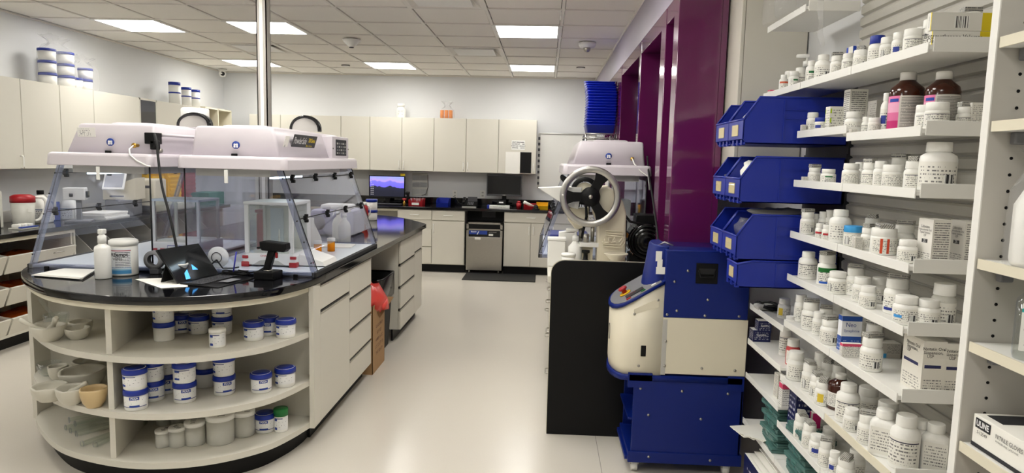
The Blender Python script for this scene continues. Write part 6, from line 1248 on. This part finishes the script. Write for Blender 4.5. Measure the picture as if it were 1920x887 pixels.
# ---- brown bottles
def brown(label, px, dx, w, h, z, pink=True):
    dx = dx if y_for(px, XF+.036+dx, z+.05) > 1.93 else .105
    X = XF+.006+dx+.03; y = y_for(px, X, z+.05); k = depth((X, y, z))/F; r = w*k/2; H = h*k*.96; X = XF+.006+dx+r; y = y_for(px, X, z+.05)
    t = thing('syrup_bottle', label, 'bottle', (X, y, z+.0006), -math.atan2(X, y), 'dark syrup bottles')
    B().lathe([(0, 0), (r*.93, 0), (r, H*.02), (r, H*.66), (r*.92, H*.74), (r*.5, H*.84), (r*.42, H*.87), (0, H*.87)], 32).obj('bottle_body', 'amber', t)
    ribm = ribbed(B(), r*.47, r*.46, H*.865, H, 40, .002); ribm.obj('cap', 'bottlewhite', t)
    if pink: printed('syrup', (205, 200, 192), (60, 60, 64), 22, 20, (.40, .97, .04, .96), ((.0, .25, (196, 20, 110), 0, .36), (.25, .5, (222, 110, 160), 0, .36), (.5, .8, (236, 170, 200), 0, .36), (.8, 1., (230, 120, 170), 0, .36), (.82, .92, (20, 60, 160), .1, .34)), dens=.62); B().arc(r*1.004, H*.06, H*.6, -2.9, -.25, 20).obj('label_sheet', 'syrup', t)
    else: printed('syrup2', (228, 226, 220), (60, 60, 64), 12, 14, dens=.5); B().arc(r*1.004, H*.1, H*.5, -2.9, -.4, 16).obj('label_sheet', 'syrup2', t)
    return t
brown('brown syrup bottle with a pink label, left of the two', 1697, .03, 61, 118, 1.667); b2 = brown('brown syrup bottle with a pink label, right one behind the white jars', 1764, .07, 60, 116, 1.667); crumple('white paper tag hanging on the neck of the right brown bottle', (1.09, 1.82, 1.8), (.012, .012, .02), 'paper', 12, 'neck_tag', 'tag') if False else None
brown('small dark syrup bottle with a white label on the seventh shelf', 1574, .03, 42, 70, .70, False)
# ---- cartons
def carton(label, pxL, pxM, pxR, dx, h, z, mt, side=None, name='carton', texts=(), depth_=None, lean=0):
    """corner nearest the aisle+viewer seen at pxM; face toward the aisle spans pxL..pxM, face toward the viewer pxM..pxR"""
    while dx < .17 and y_for(pxM, XF+.006+dx, z+.04) < 1.888: dx += .005
    X = XF+.006+dx; y0 = y_for(pxM, X, z+.04); y1 = y_for(pxL, X, z+.04); k = depth((X, y0, z))/F; H = h*k
    lo, hi = X, 1.4
    for _ in range(40):
        mid = (lo+hi)/2
        if pxx((mid, y0, z+.04)) < pxR: lo = mid
        else: hi = mid
    X1 = min(lo, 1.206)
    if depth_: y1 = y0+depth_
    t = thing(name, label, 'carton', (X, y0, z+.0006), lean, 'medicine cartons'); w, d = X1-X, y1-y0
    B().box(0, w, 0, d, 0, H, .0012, seg=1).obj('box', mt if isinstance(mt, str) and mt in MATS and not mt.startswith('ct_') else 'paper', t)
    if mt.startswith('ct_'):
        B().quad((-.0006, d, 0), (0, -d, 0), (0, 0, H)).obj('aisle_print', mt, t); B().quad((0, -.0006, 0), (w, 0, 0), (0, 0, H)).obj('viewer_print', side or mt, t)
    for s, fx_, u, v, size, col_ in texts:
        if fx_ == 'a': text(s, size, col_, t, (-.0012, d*(1-u), H*v), LEFT, 'lettering', sx=.9)
        else: text(s, size, col_, t, (w*u, -.0012, H*v), FRONT, 'lettering', sx=.9)
    return t
printed('ct_plain', (234, 231, 222), (84, 84, 88), 14, 12, seed=5.); printed('ct_text', (232, 229, 220), (70, 70, 74), 20, 14, (.08, .92, .05, .95), seed=6., dens=.55)
printed('ct_lido', (232, 229, 222), (90, 90, 92), 22, 10, (.1, .9, .04, .26), seed=7.); printed('ct_nys', (232, 228, 218), (90, 90, 92), 20, 12, (.08, .9, .05, .3), ((.5, .56, (36, 40, 90), .08, .8),), seed=8.)
printed('ct_beta', (234, 232, 226), (60, 60, 64), 5, 22, (.02, .3, .1, .3), ((0, 1, (232, 208, 20), .76, 1.),), seed=9.); printed('ct_beta2', (234, 232, 226), (60, 60, 64), 3, 12, (.9, .95, .1, .2), ((0, 1, (232, 208, 20), .80, 1.),), (.36, .6, .15, .8), 10.)
printed('ct_sun', (236, 234, 226), (60, 60, 66), 10, 9, (.1, .9, .1, .4), ((.0, 1., (30, 70, 180), 0, .3), (.55, .8, (240, 160, 30), .35, .75)), seed=11.); printed('ct_green', (234, 232, 222), (80, 80, 84), 9, 9, bands=((.3, .5, (180, 210, 40), 0, .12), (.7, .9, (180, 210, 40), 0, .12)), seed=12.)
printed('ct_bluegrey', (176, 172, 164), (60, 60, 64), 16, 12, (.3, .97, .3, .95), ((0, .3, (50, 150, 210), 0, .3),), seed=13.); printed('ct_navy', (14, 24, 80), (225, 225, 235), 7, 10, (.1, .9, .2, .8), seed=14.); printed('ct_pink', (232, 230, 224), (80, 80, 84), 12, 10, bands=((.8, 1, (222, 70, 110)),), seed=15.); printed('ct_mag', (206, 204, 198), (60, 60, 64), 9, 9, (.3, .95, .1, .6), ((.45, 1., (206, 24, 110), 0, .45),), seed=16.)
printed('ct_blueneo', (40, 84, 170), (235, 240, 250), 8, 8, (.1, .9, .05, .3), ((.42, .86, (236, 238, 244)),), seed=17.)
carton('lower yellow ended ointment carton at the end of the top shelf', 1742, 1750, 1866, .012, 28, 1.885, 'ct_beta', texts=(('Betamethasone Valerate', 'v', .33, .62, .017, 'ink'), ('Ointment USP, 0.1%', 'v', .30, .32, .017, 'ink')))
carton('upper yellow ended carton with a bar code on the top shelf', 1740, 1748, 1866, .010, 33, 1.885+.0425, 'ct_beta2')
carton('white carton with an orange sun and blue edge on the top shelf', 1585, 1597, 1622, .09, 58, 1.885, 'ct_sun'); carton('tiny yellow and red box at the far end of the top shelf', 1441, 1444, 1453, .01, 9, 1.885, 'ct_pink', depth_=.03)
carton('small white carton with green edge marks on the second shelf', 1552, 1556, 1581, .0, 43, 1.693, 'ct_green', depth_=.04); carton('tall text covered carton at the back of the second shelf', 1589, 1591, 1624, .07, 76, 1.693, 'ct_text', depth_=.05); carton('grey and blue carton behind the small bottles of the second shelf', 1625, 1641, 1669, .09, 66, 1.667, 'ct_bluegrey'); carton('narrow cartons pair by the post on the second shelf', 1818, 1822, 1846, .04, 50, 1.667, 'ct_plain', depth_=.05)
carton('tiny white box at the left end of the second shelf', 1504, 1505, 1512, .0, 15, 1.693, 'ct_plain', depth_=.02); carton('tiny white box at the front of the second shelf near section', 1596, 1598, 1609, .0, 11, 1.667, 'ct_plain', depth_=.02); carton('tiny folded leaflet box at the left of the third shelf', 1505, 1507, 1522, .0, 10, 1.50, 'ct_plain', depth_=.02); carton('tiny white box beside the sky blue cap on the fourth shelf', 1601, 1604, 1618, .0, 24, 1.295, 'ct_text', depth_=.02)
tx = lambda q: (('Lidocaine', 'a', .5, .83, .012, 'ink'), ('Hydrochloride Oral', 'a', .5, .76, .0085, 'ink'), ('Topical Solution,', 'a', .5, .70, .0085, 'ink'), ('USP', 'a', .5, .64, .009, 'ink'), ('2%', 'a', .5, .52, .012, 'inkwhite'))
printed('ct_lido', (232, 229, 222), (90, 90, 92)); MATS.pop('ct_lido'); printed('ct_lido', (232, 229, 222), (90, 90, 92), 22, 10, (.1, .9, .04, .26), ((.48, .56, (30, 30, 34), .3, .7),), seed=7.)
carton('tall solution carton on the fourth shelf, left of the pair', 1719, 1746, 1780, .02, 87, 1.295, 'ct_lido', 'ct_text', texts=tx(0)); carton('tall solution carton on the fourth shelf, right one by the post', 1778, 1806, 1838, .02, 86, 1.295, 'ct_lido', 'ct_text', texts=tx(1))
carton('blue and white cold remedy carton on the sixth shelf', 1570, 1577, 1614, .03, 66, .93, 'ct_blueneo', texts=(('Neo', 'v', .45, .75, .022, 'inkblue'), ('Synephrine', 'v', .5, .58, .013, 'inkblue'))); carton('flat white box with pink print before the cold remedy carton', 1574, 1580, 1617, .0, 26, .93, 'ct_pink', depth_=.02); carton('grey carton lying at the back of the sixth shelf', 1648, 1652, 1690, .13, 28, .93, 'ct_bluegrey', depth_=.05)
tn = (('Nystatin Oral', 'a', .5, .86, .014, 'ink'), ('Suspension,', 'a', .48, .79, .014, 'ink'), ('USP', 'a', .3, .72, .014, 'ink'), ('Nystatin Oral', 'v', .45, .86, .0125, 'ink'), ('Suspension,', 'v', .42, .79, .0125, 'ink'), ('USP', 'v', .3, .72, .0125, 'ink'))
carton('oral suspension carton on the sixth shelf, left of the pair', 1690, 1727, 1770, .01, 103, .93, 'ct_nys', texts=tn); carton('oral suspension carton on the sixth shelf, right one by the post', 1762, 1768, 1812, .05, 100, .93, 'ct_nys', texts=tn[3:])
carton('lower navy eye drop box on the far low shelf', 1405, 1412, 1445, .0, 22, .73, 'ct_navy', texts=(('Systane', 'v', .5, .6, .016, 'inkwhite'),)); carton('upper navy eye drop box on the far low shelf', 1416, 1422, 1447, .02, 22, .73+.047, 'ct_navy', texts=(('Systane', 'v', .5, .6, .013, 'inkwhite'),))
carton('white text carton leaning on the far low shelf', 1456, 1458, 1470, .02, 46, .562, 'ct_text', depth_=.05); carton('pink topped carton on the far low shelf', 1464, 1466, 1485, .0, 46, .562, 'ct_pink', depth_=.04)
carton('large navy and white carton standing on the eighth shelf', 1477, 1490, 1520, .03, 74, .50, 'ct_navy'); carton('magenta and grey carton standing on the eighth shelf', 1517, 1522, 1556, .06, 52, .50, 'ct_mag')
# ---- teal cases, papers, boxes below
mat('tealclear', (84, 130, 124), .25); plastic_film('tealfilm', (190, 215, 210), .62, (104, 146, 140), .2)
tc1 = B().box(-.06, .06, -.09, .09, 0, .014, .003, seg=1).mesh('case_half')
n = 0
for cx, cy, cnt, zb, nm in ((1.075, 2.93, 10, .336, 'far'), (1.075, 2.62, 10, .336, 'near')):
    for k in range(cnt):
        t = thing('teal_case', 'teal plastic case, %s from the bottom of the %s stack' % (ORD[k], nm), 'case', (cx+.006*((k*5) % 3-1), cy+.008*((k*7) % 3-1), zb+k*.0205), .05*((k*3) % 5-2), 'teal plastic cases')
        link('case_bottom', tc1, 'tealfilm', t, (0, 0, 0)); o = link('case_lid', tc1, 'tealfilm', t, (0, 0, .0145)); o.scale = (1, 1, .38); B().box(-.062, -.058, -.02, .02, .006, .016).obj('latch', 'tealclear', t)
for k in range(4): tag(B().prism([(-.09, -.06), (.09, -.07), (.085, .06), (-.08, .07)], 0, .004, 'xy').obj('envelope', 'paper', None, (1.0+.01*k, 3.08-.02*k, .3365+k*.0045), (0, 0, .3+.25*k)), '%s envelope of the pile left of the teal cases' % ('lowest', 'second', 'third', 'topmost')[k], 'envelope', 'envelopes by the teal cases')
t = thing('paper_carton', 'open white and navy carton with loose papers under the shelves', 'carton', (1.08, 2.9, 0)); B().box(-.12, .12, -.2, .16, 0, .24, .003).obj('box', 'paper', t); B().quad((-.1206, .16, .0), (0, -.36, 0), (0, 0, .24)).obj('aisle_print', 'ct_navy', t)
for k in range(4): B().box(-.11+.01*k, .08, -.18+.03*k, .12, .245+.012*k, .249+.012*k, M=Matrix.Rotation(.04*k, 4, 'Y')).obj('loose_sheet', 'paper', t)
t = thing('black_cable', 'bunched black cable and sleeve on the far low shelf', 'cable', (1.05, 3.13, .901)); B().tube([(.04*math.cos(a*1.3)+.01*math.sin(3*a), .06*math.sin(a), .012+.012*math.sin(2*a)**2) for a in [k*.3 for k in range(40)]], .008, 6).obj('coil', 'black', t); B().box(-.06, .03, -.03, .05, 0, .022, .01).obj('sleeve', 'paper_grey', t)
# pump bottle, bags
X = 1.12; y = y_for(1511, X, 1.93); t = thing('pump_bottle', 'clear pump bottle at the back of the top shelf', 'bottle', (X, y, 1.8856), -.4); B().lathe([(0, 0), (.038, 0), (.04, .004), (.04, .085), (.015, .108), (0, .108)], 22).obj('body', 'glass', t); B().lathe([(0, .108), (.017, .108), (.017, .13), (.006, .134), (.006, .15), (0, .15)], 14).obj('collar', 'white', t); B().box(-.045, .01, -.009, .009, .145, .16, .004).obj('pump_head', 'white', t)
for k, (x, y, s) in enumerate(((1.02, 3.14, 1.1), (1.03, 2.98, 1.15), (1.06, 2.86, .95))):
    t = thing('plastic_bag', '%s clear plastic bag on the highest shelf' % ('farthest', 'middle', 'nearest')[k], 'bag', (x, y, 2.186), .4*k, 'clear bags on the highest shelf'); bag(t, .13*s, .13*s, .16*s, .4, seed=20+k)
t = thing('hanging_sleeve', 'twisted clear plastic sleeve hanging above the top shelf', 'sleeve', (0, 0, 0)); B().tube([at_x(x, y_, 1.03) for x, y_ in ((1542, -20), (1538, 20), (1540, 45), (1537, 62), (1543, 84))], .008, 8, rr=[.009, .012, .007, .012, .008]).obj('film', 'bag', t, angle=15)
# ================================================================== DIVIDER PANEL AND NEAR BAY
t = thing('divider_panel', 'tall white upright panel with shelf pin holes', 'panel', (1.0, 1.615, 0)); B().box(0, .262, -.012, .012, 0, 2.74).obj('panel', mat('panelgrey', (196, 192, 184), .5), t); B().box(-.003, 0, -.0125, .0125, 0, 2.74).obj('edge_band', 'white', t)
hm = B().cyl((0, -.001, 0), .0038, .002, 'y', 10).mesh('pin_hole'); hm.materials.append(MATS['black'])
for k in range(64):
    for x in (.055, .22): link('pin_hole', hm, None, t, (x, -.0122, .2+k*.0375))
NB = [(1.853, 'near bay shelf at the top right corner'), (1.668, 'near bay shelf above the hanging film'), (1.355, 'near bay shelf under the bagged white jug'), (1.16, 'near bay shelf under the clear labelled bottle'), (.918, 'near bay shelf under the glove boxes'), (.72, 'lowest visible near bay shelf')]
for z, lab in NB:
    t = thing('bay_shelf', lab, 'shelf', (1.005, 1.0, z), 0, 'shelves of the near bay'); B().box(0, .25, 0, .598, -.022, 0, .002).obj('board', 'white', t); B().box(-.004, 0, 0, .598, -.022, .0015).obj('edge_band', 'edge', t)
    B().box(.04, .07, .58, .6, -.05, -.022, .004).obj('support_pin', 'grey', t)
t = thing('bagged_jug', 'white jug with a green label inside a clear bag by the post', 'jug', (1.085, 1.49, 1.3556), -.5)
loft([(rrect(.14, .12, .03), 0), (rrect(.145, .125, .035), .012), (rrect(.145, .125, .035), .13), (rrect(.11, .1, .04), .17), (rrect(.05, .05, .024), .2), (rrect(.045, .045, .02), .21)], 'bottlewhite', 'body', t); B().lathe([(0, .235), (.028, .235), (.028, .205), (0, .205)], 18).obj('cap', 'white', t); B().box(-.03, .06, -.0655, -.0635, .03, .11, .0005).obj('green_label', mat('lime', (90, 170, 40), .5), t); bag(t, .17, .15, .19, .25, seed=31)
crumple('loose clear film hanging under the upper near bay shelf', (1.1, 1.42, 1.6), (.05, .06, .045), 'bag', 33, 'clear_film', 'film')
t = thing('clear_bottle', 'large clear plastic bottle with a white label in the near bay', 'bottle', (1.085, 1.47, 1.1606), -.62)
loft([(rrect(.12, .12, .03), 0), (rrect(.125, .125, .035), .01), (rrect(.125, .125, .035), .12), (rrect(.08, .08, .035), .15), (rrect(.04, .04, .018), .165)], 'glass', 'body', t); B().lathe([(0, .195), (.024, .195), (.024, .16), (0, .16)], 18).obj('cap', 'white', t); printed('lab_tealbot', (236, 236, 230), (50, 50, 56), 12, 12, bands=((.82, .9, (50, 170, 170), 0, .7), (.78, 1., (30, 30, 34), .7, 1.)), bars=(.84, .97, .1, .7), seed=21.); B().quad((-.05, -.0635, .022), (.1, 0, 0), (0, 0, .1)).obj('label_sheet', 'lab_tealbot', t)
def glove_box(label, x0, y0, y1, z, w=.125, h=.075, blue=True):
    t = thing('glove_box', label, 'box', (x0, y0, z), 0, 'nitrile glove boxes'); d = y1-y0; B().box(0, w, 0, d, 0, h, .0015).obj('box', 'paper', t)
    f = B().box(-.0012, -.0002, .0, d, .0, h*.12).obj('dark_base', 'ink', t)
    B().box(-.0012, -.0002, d-.062, d-.01, h*.62, h*.92).obj('logo_patch', 'ink', t); text('ULINE', .019, 'inkwhite', t, (-.0018, d-.036, h*.77), LEFT, 'lettering', bold=.0006, sx=.85)
    text('S-12549', .011, 'ink', t, (-.0018, d-.036, h*.5), LEFT, 'lettering'); text('NITRILE GLOVES', .014, 'ink', t, (-.0018, d-.125, h*.7), LEFT, 'lettering', sx=.85); text('POWDER FREE, LATEX FREE', .006, 'ink', t, (-.0018, d-.12, h*.55), LEFT, 'lettering')
    B().box(-.0012, -.0002, .012, .03, h*.2, h*.42).obj('size_patch', mat('sizeblue', (24, 44, 110), .6), t); text('S', .014, 'inkwhite', t, (-.0018, .021, h*.31), LEFT, 'lettering', bold=.0006)
    B().box(.02, .07, -.0012, -.0002, h*.55, h*.88).obj('logo_patch', 'ink', t); text('ULINE', .019, 'inkwhite', t, (.045, -.0018, h*.72), FRONT, 'lettering', bold=.0006, sx=.85); text('S-12549', .013, 'ink', t, (.05, -.0018, h*.38), FRONT, 'lettering')
    B().box(.02, w-.02, d-.07, d-.015, h+.0002, h+.0012).obj('top_patch', 'ink', t)
    if blue:
        rnd = random.Random(3); b = B().tube([(.05, .05, h), (.07, .06, h+.012), (.095, .07, h+.012), (.11, .09, h+.004)], .01, 8, rr=[.008, .014, .013, .008]); b.obj('glove_tip', 'blue', t)
    return t
glove_box('white glove box with a blue glove poking out, beside the post', 1.02, 1.34, 1.585, .9186); glove_box('lower glove box at the bottom right picture corner', 1.035, 1.16, 1.38, .80, blue=False)
tag(B().box(0, .18, 0, .3, 0, .078, .002).obj('glove_case', 'card', None, (1.03, 1.13, .7206)), 'brown box under the lower glove box at the right edge', 'box')
